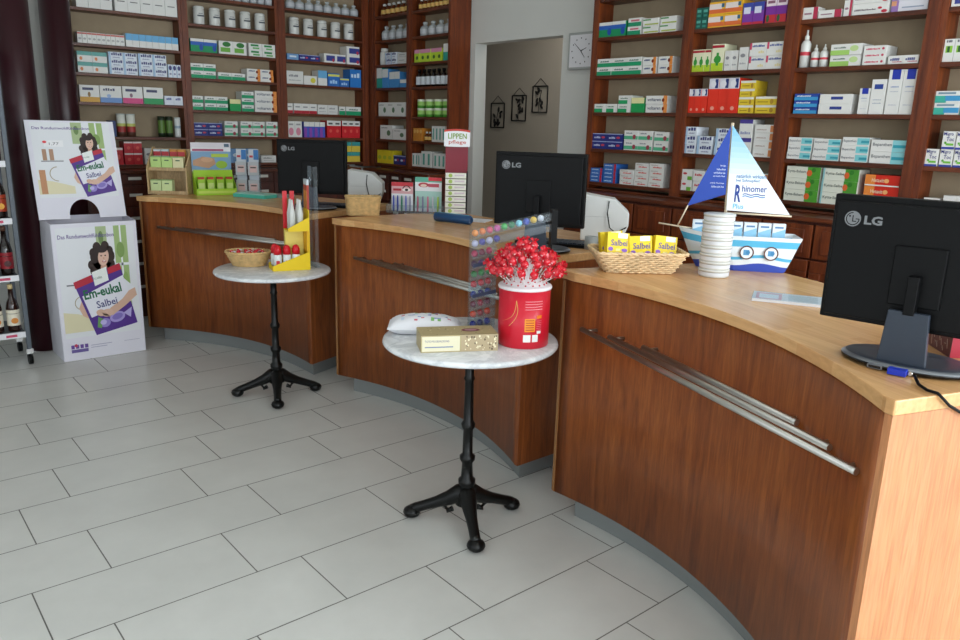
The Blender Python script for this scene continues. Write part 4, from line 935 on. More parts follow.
# gold-edged sweeping horn outline
for sgn, (c0, c1) in enumerate((((-.085, .10), (-.022, .185)), ((-.05, .085), (-.022, .185)))):
    N = 10; pr_ = None
    for k in range(N+1):
        t_ = k/N; bend = .022*math.sin(PI*t_)
        x = c0[0]+(c1[0]-c0[0])*t_+bend*.8; z = c0[1]+(c1[1]-c0[1])*t_-bend*(.7 if sgn == 0 else .2)
        if pr_: cyl_seg = m.poly([on_cyl((pr_[0]-.001, 0, pr_[1])), on_cyl((x-.001, 0, z)), on_cyl((x+.0012, 0, z)), on_cyl((pr_[0]+.0012, 0, pr_[1]))], C_('#e0a860'))
        pr_ = (x, z)
m.build('tin_body', tn)
m = MB().lathe([(0, HB-.0058), (R+.003, HB-.0058), (R+.005, HB), (R+.002, HB+.006), (R-.02, HB+.009), (0, HB+.009)], 'foam', 56); m.build('lid', tn)
m = MB().lathe([(R-.012, HB+.0092), (.05, HB+.03), (.032, HB+.06), (.022, HB+.10), (0, HB+.105)], 'foam', 32)
for (rr, z, n) in ((.081, HB+.0139, 18), (.062, HB+.024, 14), (.044, HB+.041, 10), (.031, HB+.066, 8)):
    for k in range(n):
        a = 2*PI*k/n+z*40; c = Vector((rr*math.cos(a), rr*math.sin(a), z)); 
        m.ball((c.x, c.y, c.z), .0035, C_('#c02838'), 8, 1, 4)
m.build('foam_cone', tn)
def lolly():
    m = MB(); rng = random.Random(3)
    m.ball((0, 0, .0), .0165, 'lolly', 10, 1.15, 7)
    for k in range(5):
        a = k*2*PI/5
        m.poly([(0, 0, .012), (.014*math.cos(a), .014*math.sin(a), .030), (.018*math.cos(a+.8), .018*math.sin(a+.8), .025)], 'lolly')
        m.poly([(.007*math.cos(a), .007*math.sin(a), -.013), (.013*math.cos(a), .013*math.sin(a), -.028), (.011*math.cos(a+.9), .011*math.sin(a+.9), -.026)], 'lolly')
    for k in range(3):
        a = k*2.1+.3; m.ball((.0135*math.cos(a), .0135*math.sin(a), .003), .006, C_('#f0b8bc'), 6, .5, 3)
    return m, MB().tube([(0, 0, -.014), (0, 0, -.075)], .0019, 'lolly_stick', 6)
lp = None
for i in range(46):
    ringi = 0 if i < 18 else (1 if i < 32 else (2 if i < 42 else 3))
    n = (18, 14, 10, 4)[ringi]; k = i-(0, 18, 32, 42)[ringi]
    a = 2*PI*k/n+ringi*.3; rb = (.074, .055, .04, .02)[ringi]; zb = HB+(.02, .035, .052, .085)[ringi]
    tl = math.radians((52, 38, 24, 10)[ringi]+random.uniform(-7, 7))
    Lc = (.078, .082, .080, .066)[ringi]+random.uniform(-.008, .010)
    d = Vector((math.cos(a)*math.sin(tl), math.sin(a)*math.sin(tl), math.cos(tl)))
    c = Vector((bc[0]+rb*math.cos(a), bc[1]+rb*math.sin(a), TZ+zb))+d*(Lc-.004)
    if lp is None:
        b, s = lolly(); lp = b.build('lollipop'); s.build('stick', lp); o = lp
    else: o = copy_tree(lp)
    o.location = c; o.rotation_mode = 'QUATERNION'
    o.rotation_quaternion = Vector((0, 0, 1)).rotation_difference(d) @ __import__('mathutils').Quaternion((0, 0, 1), random.uniform(0, 6))
    tag(o, 'red foil-wrapped lollipop on a white stick in the red tin', 'lollipop', 'lollipops in the red tin')

# ------------------------------------------------------------------ table 2: tiered acrylic dispenser
pd = (1.547, -.058); pa = math.radians(-37)
dp = empty('sweets_dispenser', (pd[0], pd[1], TZ), pa, 'tall tiered clear acrylic dispenser of coloured sweets behind lollipop tin', 'dispenser')
m = MB(); NT = 10
m.box(-.05, .05, 0, .16, 0, .004, 'acrylic')
m.box(-.052, -.049, 0, .16, 0, .43, 'acrylic'); m.box(.049, .052, 0, .16, 0, .34, 'acrylic')
m.box(-.05, .05, .157, .16, .004, .36, 'acrylic')
m.build('acrylic_case', dp)
TILT = math.tan(math.radians(14)); cols = ['#1c2f9a', '#e04418', '#6a1030', '#142f90', '#c80f22', '#0f7a1c', '#4a1040', '#c81850', '#cfc4dc', '#f07a08']
alt = ['#141c68', '#a81414', '#a81030', '#1c1c6a', '#d82030', '#148a28', '#5a1868', '#8a1038', '#4a3a9a', '#148a28']
cn = ['blue', 'orange red', 'dark red', 'deep blue', 'red', 'green', 'plum', 'pink', 'pale lilac', 'orange']
tg = None
for k in range(NT):
    z0 = .012+k*.041; L0 = .10 if k < 8 else .31
    m = MB(); dz = L0*TILT
    # sloping tray running to the right and upward (local +x), across the case
    for (y0, y1) in ((.004, .006), (.060, .062)):
        m.prism([(-.046, z0), (-.046+L0, z0+dz), (-.046+L0, z0+dz+.03), (-.046, z0+.03)], y0, y1, 'acrylic', ax='y')
    m.prism([(-.046, z0), (-.046+L0, z0+dz), (-.046+L0, z0+dz+.002), (-.046, z0+.002)], .0062, .0598, 'acrylic', ax='y')
    if k in (3, 6): m.prism([(-.04, z0+.008), (-.046+L0, z0+dz+.008), (-.046+L0, z0+dz+.022), (-.04, z0+.022)], .0032, .0038, C_('#20264a'), ax='y')
    m.build('tray', dp)
    nb = 3 if k < 8 else (10 if k == 9 else 4)
    for j in range(nb):
        col = cols[k] if j % 2 == 0 else alt[k]
        if k == 9: col = ['#f08a1c', '#e8782a', '#d84a60', '#c84a90', '#3fae4a', '#2f7a4a', '#8ad0e0', '#3a52b8', '#e8b82a', '#d8d8e0'][j]
        x = -.034+j*.0285; z = z0+.0155+(x+.046)*TILT
        q = local(pd, pa, x, .033)
        o = MB().ball((0, 0, 0), .0135, C_(col), 12, 1).build('sweet', loc=(q[0], q[1], TZ+z))
        if tg is None: tg = o
        posn = ORD[j] if nb > 1 else 'only'
        tag(o, 'round wrapped sweet in the acrylic dispenser, tier %s from below, %s from left' % (ORD[k] if k < 9 else 'tenth', posn), 'sweet', 'wrapped sweets in the tiered dispenser')
m = MB().box(.262, .285, 0, .064, .37, .50, 'black_plastic').box(.262, .268, 0, .064, .20, .37, 'black_plastic')
m.build('end_plate', dp)
m = MB().prism([(.052, .30), (.262, .345), (.262, .352), (.052, .307)], .02, .04, 'acrylic', ax='y'); m.build('support_arm', dp)

# carton and bag on table 2
bA, bB = (1.178, -.138), (1.452, -.283)
C_b, A_b, _ = AB(bA, bB)
m = MB(); w = .288; d = .13; h = .064
m.box(-w/2, w/2, 0, d, 0, h, C_('#b7a679')); y = -.0004
m.rect(-w/2+.004, 0, .004, h-.004, y, C_('#e6dfc0')); m.rect(.004, w/2, .0, h, y, C_('#b9a684'))
m.text('TOTE MOORPACKUNG', -w/2+.014, -.04, .038, .046, y-.0004, C_('#5a5a8a'))
m.rect(-w/2+.014, -.025, .018, .022, y-.0004, C_('#7a86a8'))
rg = random.Random(5)
for i in range(46):
    x, z = rg.uniform(.02, w/2-.006), rg.uniform(.006, h-.006); s = rg.uniform(.0015, .004)
    m.ell(x, z, s, s*1.4, y-.0004-.00001*i, C_('#efe6c4' if i % 3 else '#6a5a44'), 8)
for i in range(40):
    x, yy = rg.uniform(-w/2+.006, w/2-.006), rg.uniform(.006, d-.006); s = rg.uniform(.002, .005); c = '#e2d6a8' if i % 2 else '#7a6a4c'
    m.poly([(x-s, yy-s, h+.0004), (x+s, yy-s*.5, h+.0004), (x+s*.6, yy+s, h+.0004)], C_(c))
m.poly([(w*.18+.035*math.cos(2*PI*k/20), d*.5+.022*math.sin(2*PI*k/20), h+.0008) for k in range(20)], C_('#7a2438'))
m.poly([(w*.18+.024*math.cos(2*PI*k/20), d*.5+.013*math.sin(2*PI*k/20), h+.0012) for k in range(20)], C_('#b98a90'))
m.poly([(-w/2, 0, h+.0006), (w/2, 0, h+.0006), (w/2, .002, h+.0006), (-w/2, .002, h+.0006)], C_('#8a7a5a'))
tag(m.build('flat_carton', loc=(C_b[0], C_b[1], TZ), rz=A_b), 'flat beige patterned carton at front of nearer bistro table', 'carton')
# soft bag
m = MB(); NX, NY = 22, 14; w = .29; d = .165
def bagz(u, v): return .045*(max(0, 1-abs(2*u-1)**2.6)*max(0, 1-abs(2*v-1)**2.6))**.55
idx = {}
for sgn in (1, -1):
    for i in range(NX+1):
        for j in range(NY+1):
            u, v = i/NX, j/NY; z = bagz(u, v)
            wr = .0022*math.sin(u*31+v*9)*math.sin(v*23) if 0 < i < NX and 0 < j < NY else 0
            sq = 1-.05*math.sin(PI*u)
            idx[sgn, i, j] = m.pt(((u-.5)*w, (v-.5)*d*sq, .0245+(z*1.0+wr if sgn > 0 else -min(z*.9, .0235))))
pal = ['paper_white']*9+[C_('#c9d8e6'), C_('#7fb86a'), C_('#c85a6a'), C_('#8a9ac8')]
for i in range(NX):
    for j in range(NY):
        mt = rg.choice(pal) if 3 < i < NX-3 and 1 < j < NY-2 else 'paper_white'
        m.face((idx[1, i, j], idx[1, i+1, j], idx[1, i+1, j+1], idx[1, i, j+1]), mt, True)
        m.face((idx[-1, i, j+1], idx[-1, i+1, j+1], idx[-1, i+1, j], idx[-1, i, j]), 'paper_white', True)
tag(m.build('sweets_bag', loc=(1.380, .10, TZ), rz=math.radians(-38)), 'soft white printed bag lying at left of nearer bistro table', 'bag')

# the things on the nearer table, laid out round its centre, are all slightly smaller and stand on its top at 0.772 m
O2 = Vector((1.40, -.168, .7405)); N2 = Vector((1.3283, -.2546, .7725))
for o in list(bpy.data.objects):
    if o.name not in BEFORE2 and o.parent is None:
        o.location = N2+.96*(o.location-O2); o.scale = (.96, .96, .96)
# ------------------------------------------------------------------ nearest counter: boat, tins, leaflets, red box
bt = (2.345, -.605); ba = math.radians(-50)
BT = empty('cardboard_boat', (bt[0], bt[1], HZ), ba, 'blue and white cardboard sailing boat display with two sails on nearest counter', 'display')
def hull_half(z):   # returns (left tip x, right x, half width)
    f = z/.14
    return (-.098-.082*f, .232+.052*f, .055+.022*f)
m = MB(); NS = 28
def hull_pt(u, z, side):
    xl, xr, hw = hull_half(z); x = xl+(xr-xl)*u
    b = hw*min(1, (u/.42))**.6 if u < .42 else hw
    return (x, side*b, z)
bands = [(0, .012, '#3a52b8'), (.012, .028, '#3a52b8'), (.028, .05, '#e9f1f6'), (.05, .062, '#5ab8e0'), (.062, .098, '#e9f1f6'), (.098, .124, '#5ab8e0'), (.124, .14, '#e9f1f6')]
for side in (-1, 1):
    for i in range(NS):
        u0, u1 = i/NS, (i+1)/NS
        def wv(z, u): return z+(.006*math.sin(u*11) if 0 < z < .07 else 0)+(.02*(1-u/.42)**2 if u < .42 and z > .09 else 0)*(z/.14)
        for (z0, z1, c) in bands:
            P = [hull_pt(u0, z0, side), hull_pt(u1, z0, side), hull_pt(u1, z1, side), hull_pt(u0, z1, side)]
            zz = [wv(z0, u0), wv(z0, u1), wv(z1, u1), wv(z1, u0)]
            P = [(p[0], p[1], max(0, z)) for p, z in zip(P, zz)]
            m.poly(P if side < 0 else P[::-1], C_(c))
for (z0, z1) in ((0, .14),):
    a, b = hull_half(0), hull_half(.14)
    m.poly([(a[1], -a[2], 0), (a[1], a[2], 0), (b[1], b[2], .14), (b[1], -b[2], .14)], 'boat_card')
m.poly([hull_pt(i/NS, 0, -1) for i in range(NS+1)]+[hull_pt(i/NS, 0, 1) for i in range(NS, -1, -1)], 'boat_card')
m.poly([(p[0], p[1]*.97, .10) for p in [hull_pt(i/NS, .10, -1) for i in range(3, NS+1)]+[hull_pt(i/NS, .10, 1) for i in range(NS, 2, -1)]], 'boat_card')
H = m.build('hull', BT)
m = MB(); m.tube([(-.10, 0, .150), (-.18, 0, .158), (-.26, 0, .168)], .0035, 'mast_wood', 6); m.build('bowsprit', BT)
for x in (.082, .174, -.06):
    m = MB(); yy = -(.055+.022*.55)-.0062
    if x < 0: yy += .0075
    m.ring(x, .076, .0225, .0275, yy, C_('#5a2c22'), 28); m.ell(x, .076, .0225, .0225, yy+.0004, C_('#e9f1f6'), 24)
    m.rect(x-.012, x+.010, .066, .087, yy, C_('#5a9ac8')); m.ell(x+.005, .077, .008, .008, yy-.0003, C_('#3f86b8'), 14)
    o = m.build('porthole', BT); o['label'] = 'brown-ringed porthole'
MB().tube([(.0, 0, .101), (-.012, 0, .568)], .006, 'mast_wood', 10).build('mast', BT)
MB().tube([(.0, -.012, .222), (.245, -.012, .219)], .0035, 'mast_wood', 8).build('boom', BT)
m = MB(); y = -.008
m.shape([(-.013, .560), (-.003, .232), (.238, .224)], 0, 'paper_white')
# graded printed sail: pale blue towards its tip
N = 16; pts = lambda f: ((-.003-.010*f, .232+(.560-.232)*f), (.238+(-.013-.238)*f, .224+(.560-.224)*f))
for k in range(N):
    f0, f1 = k/N, (k+1)/N; t_ = (f0+f1)/2
    c = [int(a+(b-a)*max(0, min(1, (t_-.35)/.6))) for a, b in zip((232, 238, 244), (120, 180, 212))]
    (a, b), (c2, d2) = pts(f0), pts(f1)
    q_ = [(a[0], a[1]), (b[0], b[1]), (d2[0], d2[1]), (c2[0], c2[1])]
    m.poly([(p[0], -.001, p[1]) for p in q_], C_('#%02x%02x%02x' % tuple(c)))
y = -.0016
m.text('natürlich wirksam', .022, .135, .360, .374, y, C_('#4a7aa8'), bold=.02); m.text('bei Schnupfen!', .022, .112, .342, .356, y, C_('#4a7aa8'), bold=.02)
m.text('R', .022, .046, .266, .334, y, C_('#243f8c'), bold=.03); m.text('hinomer', .048, .141, .307, .333, y, C_('#243f8c'), bold=.015)
for k in range(2):
    P = [(.052+.085*i/14, .297-k*.008+.0024*math.sin(i*.9)) for i in range(15)]
    for i in range(14): m.poly([(P[i][0], y, P[i][1]-.0019), (P[i+1][0], y, P[i+1][1]-.0019), (P[i+1][0], y, P[i+1][1]+.0019), (P[i][0], y, P[i][1]+.0019)], C_('#2f6fb4' if k else '#243f8c'))
m.text('Plus', .020, .060, .240, .259, y, C_('#4ab0d8'), bold=.012)
o = m.build('sail', BT); o['label'] = 'large white sail with lettering'; o.location = (0, -.012, 0)
m = MB(); m.shape([(-.018, .556), (-.155, .242), (-.012, .294)], 0, 'sail_blue')
m.shape([(-.018, .556), (-.155, .242), (-.012, .294)][::-1], .0012, 'sail_blue')
for i, (t_, wd) in enumerate((('Reinigt,', .028), ('befeuchtet', .046), ('und befreit die', .060), ('verstopfte Nase', .062), ('', 0), ('und Ihr Atemwege', .074), ('fühlen sich frei', .066))):
    if t_: m.text(t_, -.022-wd*.72, -.022, .40-i*.0135, .4075-i*.0135, -.0012, C_('#dfe8f8'))
o = m.build('sail', BT); o['label'] = 'small blue sail with white lettering'; o.location = (0, -.012, 0)
m = MB(); m.tube([(-.152, -.012, .245), (-.185, 0, .16)], .003, 'mast_wood', 6); m.build('foresail_rod', BT)
pk = None
for i in range(5):
    x = -.015+i*.054 if i else -.102
    q = local(bt, ba, x, -.022 if i else .0)
    if pk is None:
        m = MB().box(-.024, .024, -.012, .012, 0, .088, C_('#dde6ee')); m.shape([(-.024, 0), (.024, 0), (.024, .068), (-.024, .05)], -.0124, C_('#8fc4e0')); m.rect(-.016, .016, .07, .077, -.0124, C_('#5f86b0'))
        pk = m.build('medicine_carton'); o = pk
    else: o = pk.copy(); COL.objects.link(o)
    o.location = (q[0], q[1], HZ+.1015); o.rotation_euler[2] = ba
    tag(o, 'white and pale blue carton inside the cardboard boat, %s from the bow' % ORD[i], 'carton', 'cartons inside the cardboard boat')
# stack of white tins
tc_ = (2.158, -.695)
tp = None
for k in range(8):
    if tp is None:
        m = MB().lathe([(0, 0), (.054, 0), (.056, .003), (.056, .0215), (.0585, .022), (.0585, .0275), (.056, .0292), (0, .0292)], 'porcelain', 44)
        m.lathe([(.0565, .006), (.0565, .0185)], C_('#dcdfe4'), 44)
        tp = m.build('round_tin'); o = tp
    else: o = tp.copy(); COL.objects.link(o)
    o.location = (tc_[0]+random.uniform(-.001, .001), tc_[1]+random.uniform(-.001, .001), HZ+k*.0296)
    tag(o, 'round white tin in stack beside the boat, %s' % ['bottom one', 'second from bottom', 'third from bottom', 'fourth from bottom', 'fourth from top', 'third from top', 'second from top', 'topmost one'][k], 'tin', 'stacked white tins beside the boat')
# flat leaflets in clear wallet
m = MB().box(-.11, .11, -.065, .065, 0, .009, 'paper_white').box(-.112, .112, -.067, .067, .0093, .0098, 'acrylic')
m.poly([(-.10, -.055, .0092), (-.02, -.055, .0092), (-.02, .05, .0092), (-.10, .05, .0092)], C_('#dca8b4'))
m.poly([(-.09, -.04, .00925), (-.03, -.04, .00925), (-.03, .03, .00925), (-.09, .03, .00925)], C_('#e6e8ee'))
m.poly([(0, -.05, .0092), (.09, -.05, .0092), (.09, .05, .0092), (0, .05, .0092)], C_('#c6ccd2'))
tag(m.build('leaflet_pack', loc=(1.985, -1.095, HZ), rz=math.radians(-62)), 'flat stack of shiny leaflets on nearest counter beside monitor', 'leaflets')
m = MB().box(0, .2, 0, .13, 0, .082, C_('#a81c34')); m.box(-.0006, 0, 0, .13, 0, .082, C_('#5e1c22'))
for k in range(9):
    m.tube([(-.0012, .02+k*.011, .018+.012*math.sin(k*2.1)), (-.0012, .026+k*.011, .03+.012*math.cos(k*1.7))], .0008, C_('#d8c0b4'), 4)
tag(m.build('red_box', loc=(1.702, -1.682, HZ), rz=math.radians(-48)), 'small dark red box on nearest counter behind monitor base', 'box')

# ------------------------------------------------------------------ farthest counter
Cw, Aw, Ww = AB((1.334, 3.350), (1.553, 3.180))
wd = empty('wooden_display', (Cw[0], Cw[1], HZ), Aw, 'small raw wooden two-tier display of pale green cartons on farthest counter', 'display')
hx = Ww/2
for s in (-1, 1):
    m = MB().prism([(0, 0), (.17, 0), (.17, .32), (.135, .32), (.0, .19)], s*hx-(.010 if s > 0 else 0), s*hx+(0 if s > 0 else .010), 'raw_wood', ax='x')
    m.build('side_panel', wd, bevel=.001)
for (z, y0) in ((.0, .004), (.16, .03)):
    MB().box(-hx+.0105, hx-.0105, y0, .165, z+.001, z+.011, 'raw_wood').box(-hx+.0105, hx-.0105, y0, y0+.008, z+.0112, z+.024, 'raw_wood').build('shelf', wd)
MB().box(-hx+.0105, hx-.0105, .1655, .17, 0, .31, 'raw_wood').build('back_panel', wd)
def tree_carton(pale):
    m = MB().box(0, .072, 0, .05, 0, .088, C_(pale)); m.rect(.02, .05, .058, .066, -.0004, C_('#4a6a4a')); m.rect(.0, .072, .082, .088, -.0004, C_('#8ab070'))
    return m
k_ = 0
for (z, y, n, c, lab) in ((.0122, .014, 2, '#d5e6a8', 'lower'), (.1712, .04, 3, '#c2e08a', 'upper')):
    for i in range(n):
        q = local(Cw, Aw, -hx+.018+i*.077, y)
        o = tree_carton('#e6e0b0' if (n == 3 and i == 2) else c).build('tea_carton', loc=(q[0], q[1], HZ+z), rz=Aw)
        tag(o, 'pale green carton in small wooden display, %s tier, %s' % (lab, ['left', 'middle', 'right'][i]), 'carton', 'pale green cartons in the wooden display'); k_ += 1
for i in range(4):
    q = local(Cw, Aw, -hx+.02+i*.056, .105)
    o = MB().box(0, .05, 0, .03, 0, .135, C_(['#c8ccd0', '#b9c8cc', '#c8853a', '#d0913e'][i])).box(0, .05, -.0006, 0, .09, .12, C_('#b83a40')).build('tea_carton', loc=(q[0], q[1], HZ+.1712), rz=Aw)
    tag(o, 'taller %s carton at rear of wooden display upper tier, %s' % (['grey white', 'grey', 'orange brown', 'orange brown'][i], ['far left', 'centre left', 'centre right', 'far right'][i]), 'carton')
Cg, Ag, Wg = AB((1.597, 3.120), (1.867, 3.078))
gd = empty('green_display', (Cg[0]+.0, Cg[1]+.0, HZ), Ag, 'bright lime cardboard counter display with printed hand picture header', 'display')
hx = .138
m = MB().prism([(0, 0), (.13, 0), (.13, .16), (.0, .045)], -hx, -hx+.003, 'lime_card', ax='x').prism([(0, 0), (.13, 0), (.13, .16), (.0, .045)], hx-.003, hx, 'lime_card', ax='x')
m.box(-hx+.0031, hx-.0031, 0, .003, 0, .045, 'lime_card').box(-hx+.0031, hx-.0031, .0031, .13, 0, .003, 'lime_card').box(-hx+.0031, hx-.0031, .1, .103, .0031, .17, 'lime_card')
m.rect(-hx+.01, hx-.01, .012, .03, -.0004, C_('#c8e060'))
m.build('tray', gd)
m = MB().box(-hx, hx, .131, .135, 0, .36, 'paper_white'); y = .1306
m.rect(-hx, hx, .325, .36, y, C_('#d9d5dc')); m.rect(-hx+.01, hx-.05, .30, .315, y, C_('#a8486a')); m.rect(-hx, hx, .17, .298, y, C_('#7fa6c8'))
m.shape([(-hx+.01, .20), (-.02, .18), (.03, .21), (.02, .25), (-.06, .262), (-hx+.01, .235)], y-.0004, C_('#c89a78')); m.ell(-.03, .24, .04, .018, y-.0007, C_('#d6aa86'))
m.ell(.07, .205, .04, .028, y-.0004, C_('#9ac23a')); m.rect(.0, .12, .258, .282, y-.0004, C_('#b8d048')); m.rect(hx-.045, hx-.01, .33, .352, y-.0004, C_('#4a6478'))
o = m.build('header', gd); o['label'] = 'printed header with blue picture of hand'
gp = None
for i in range(4):
    q = local(Cg, Ag, -.098+i*.065, .045)
    if gp is None:
        m = MB().box(-.024, .024, -.02, .02, 0, .105, C_('#9fcb30')); m.rect(-.02, .02, .02, .08, -.0204, C_('#c8dc80'))
        gp = m.build('tube_carton', loc=(q[0], q[1], HZ+.0035), rz=Ag); MB().box(-.020, .020, -.016, .016, .1052, .12, C_('#c0402c')).build('cap', gp); o = gp
    else: o = copy_tree(gp, (q[0], q[1], HZ+.0035))
    tag(o, 'green carton with red top in the lime display, %s' % ['leftmost', 'second from left', 'second from right', 'rightmost'][i], 'carton', 'green cartons in the lime display')
Cp, Ap, Wp = AB((1.885, 3.165), (2.035, 3.055))
pr_ = empty('acrylic_rack', (Cp[0], Cp[1], HZ), Ap, 'clear acrylic rack of small hanging packs beside lime display', 'rack')
m = MB().box(-.09, .09, .06, .063, 0, .31, 'acrylic').box(-.09, .09, 0, .06, 0, .003, 'acrylic')
for x in (-.09, 0, .087): m.box(x, x+.003, .0, .06, .0031, .26, 'acrylic')
for z in (.13,): m.box(-.086, .086, 0, .06, z, z+.003, 'acrylic')
m.build('acrylic_shell', pr_)
for r_ in range(2):
    for i in range(2):
        q = local(Cp, Ap, -.043+i*.088, .02)
        m = MB().box(-.038, .038, 0, .022, 0, .095, C_('#b9bcc0')); m.rect(-.026, .026, .02, .07, -.0004, C_('#d8b8b4')); m.rect(-.02, .02, .05, .06, -.0007, C_('#5a4a4a'))
        tag(m.build('small_pack', loc=(q[0], q[1], HZ+.0035+r_*.13), rz=Ap), 'small grey and pink pack in acrylic rack, %s %s pocket' % (['lower', 'upper'][r_], ['left', 'right'][i]), 'pack', 'packs in the acrylic rack')
for i in range(2):
    q = local(Cp, Ap, -.043+i*.088, .046)
    tag(MB().box(-.035, .035, 0, .01, 0, .315, C_('#c6ccd4')).box(.0, .035, -.0006, 0, .24, .31, C_('#3a78b8')).box(-.03, -.005, -.0006, 0, .255, .27, C_('#c03a44')).build('leaflet', loc=(q[0], q[1], HZ+.004), rz=Ap), 'pale leaflet with blue corner at back of acrylic rack, %s' % ['left', 'right'][i], 'leaflet')
m = MB().box(-.14, .14, -.065, .065, 0, .022, 'teal_paper').box(-.125, .14, -.06, .06, .0222, .03, C_('#a8d8cc'))
tag(m.build('leaflet_stack', loc=(1.905, 2.855, HZ), rz=math.radians(-66)), 'stack of turquoise leaflets on farthest counter in front of acrylic rack', 'leaflets')
m = MB().box(-.07, .07, -.06, .06, 0, .016, C_('#9aa6a4'))
tag(m.build('paper_stack', loc=(2.08, 2.80, HZ), rz=math.radians(-60)), 'grey papers lying right of the turquoise leaflets', 'papers')
def printer(loc, ang, label, w=.34, d=.3, h=.235):
    t = empty('office_printer', loc, ang, label, 'printer')
    m = MB().prism([(-w/2, 0), (w/2, 0), (w/2+.03, h*.35), (w/2+.03, h*.62), (w/2-.04, h*.9), (-w/2, h)], 0, d, 'device_white', ax='y')
    m.build('housing', t, bevel=.006)
    MB().box(-w/2+.02, w/2-.06, -.002, 0, h*.52, h*.525, 'device_grey').build('paper_tray', t, bevel=.002)
    MB().tube([(w/2-.07, -.004, h*.86), (w/2-.075, -.010, h*.6), (w/2-.06, -.014, h*.3), (w/2-.03, -.012, h*.2), (w/2+.02, -.008, h*.32)], .003, 'black_plastic', 6).build('cable', t)
def keyboard(loc, ang, label):
    t = empty('keyboard', loc, ang, label, 'keyboard')
    MB().box(-.21, .21, -.07, .07, 0, .014, 'black_plastic').build('case', t, bevel=.003)
    m = MB()
    for r_ in range(5):
        for c in range(18): m.box(-.2+c*.0222, -.2+c*.0222+.0185, -.06+r_*.024, -.06+r_*.024+.019, .0141, .020, 'grey_plastic')
    m.build('keys', t)
printer((2.345, 2.14, HZ), math.radians(-38), 'white printer behind small wicker basket, on farthest counter', w=.20, d=.18, h=.225)
keyboard((2.075, 2.105, HZ), math.radians(-52), 'black keyboard on the farthest counter right of its monitor')
printer((2.475, .155, HZ), math.radians(-48), 'white printer between middle monitor and yellow boxes basket', w=.2, d=.14, h=.225)
keyboard((2.13, .17-.02, HZ+.0), math.radians(-70), 'black keyboard on the middle counter below monitor') if False else None
t = keyboard((2.215, .165, HZ), math.radians(-60), 'black keyboard on middle counter between monitor and lollipops')

# ------------------------------------------------------------------ middle counter
Cc, Ac, Wc = AB((2.283, 1.712), (2.505, 1.486))
tr = empty('acrylic_tray', (Cc[0]-.02, Cc[1]-.03, HZ), Ac, 'clear acrylic tray holding two toothbrush cards on middle counter', 'tray')
hx = .175
MB().box(-hx, hx, -.06, -.057, 0, .05, 'acrylic').box(-hx, hx, .05, .053, 0, .07, 'acrylic').box(-hx, hx, -.057, .05, 0, .003, 'acrylic').box(-hx, -hx+.003, -.057, .05, .0031, .05, 'acrylic').box(hx-.003, hx, -.057, .05, .0031, .05, 'acrylic').build('acrylic_shell', tr)
def card(w, h, second):
    m = MB().box(-w/2, w/2, 0, .003, 0, h, 'paper_white'); y = -.0004
    m.rect(-w/2, w/2, h*.86, h, y, C_('#c8323e' if not second else '#5fae96'))
    if not second:
        m.rect(-w/2, w/2, h*.6, h*.86, y, C_('#d8a8ac')); m.ell(w*.2, h*.74, w*.2, h*.055, y-.0004, C_('#f0e8e4')); m.ell(w*.2, h*.74, w*.08, h*.045, y-.0008, C_('#3a2420'))
        m.ring(w*.2, h*.74, w*.16, w*.2, y-.0008, C_('#3a2420'), 14, .3, PI-.3); m.rect(-w*.42, -w*.05, h*.7, h*.78, y-.0004, C_('#b02838'))
    else:
        m.rect(0, w/2, h*.9, h, y-.0004, C_('#d0323e')); m.ell(-w*.18, h*.78, w*.2, h*.07, y-.0004, C_('#b8404a')); m.ell(-w*.18, h*.76, w*.12, h*.04, y-.0008, C_('#e8d0c0'))
        m.rect(.0, w*.4, h*.72, h*.82, y-.0004, C_('#c05060')); m.rect(-w/2, w/2, h*.1, h*.6, y, C_('#a9cfc6'))
    return m
for i in range(2):
    w = .135 if i == 0 else .165; h = .175 if i == 0 else .21; x = -.085 if i == 0 else .078
    x -= .008; q = local((Cc[0]-.02, Cc[1]-.03), Ac, x, .036)
    tag(card(w, h, i).build('toothbrush_card', loc=(q[0], q[1], HZ+.004), rz=Ac), ['blister card with red top and eye picture, left in acrylic tray', 'taller blister card with green and red top, right in acrylic tray'][i], 'card')
    for j in range(5):
        q = local((Cc[0]-.02, Cc[1]-.03), Ac, x-w*.38+j*w*.19, .022)
        c = (['#4a5ab8', '#3a4aa8', '#2f8a6a', '#7a80c8', '#8a8aa0'] if i == 0 else ['#b85a78', '#8a8aa8', '#d06a8a', '#c8c8d0', '#a8c83a'])[j]
        o = MB().lathe([(0, 0), (.005, 0), (.0058, .03), (.0045, .085), (.003, .095), (0, .095)], C_(c), 10).build('toothbrush', loc=(q[0], q[1], HZ+.004))
        tag(o, '%s handled toothbrush standing before the %s card, %s from left' % (['blue', 'dark blue', 'green', 'lilac', 'grey', 'rose', 'grey violet', 'pink', 'silver', 'lime'][j+5*i], ['left', 'right'][i], ORD[j]), 'toothbrush')
Cl, Al, Wl = AB((2.485, 1.42), (2.59, 1.34))
lp_ = empty('lip_care_stand', (Cl[0], Cl[1], HZ), Al, 'slim dark red counter stand with curved white lip care sign', 'display')
hx = .068
m = MB().box(-hx, hx, .05, .056, 0, .45, 'lippen_red').box(-hx, hx, .0, .0495, .0, .004, 'lippen_red').box(hx-.004, hx, .0, .0495, .0042, .26, 'black_plastic'); m.build('stand', lp_)  # black strip at right stands in for the stack's shaded side
m = MB(); y = .030
N = 10
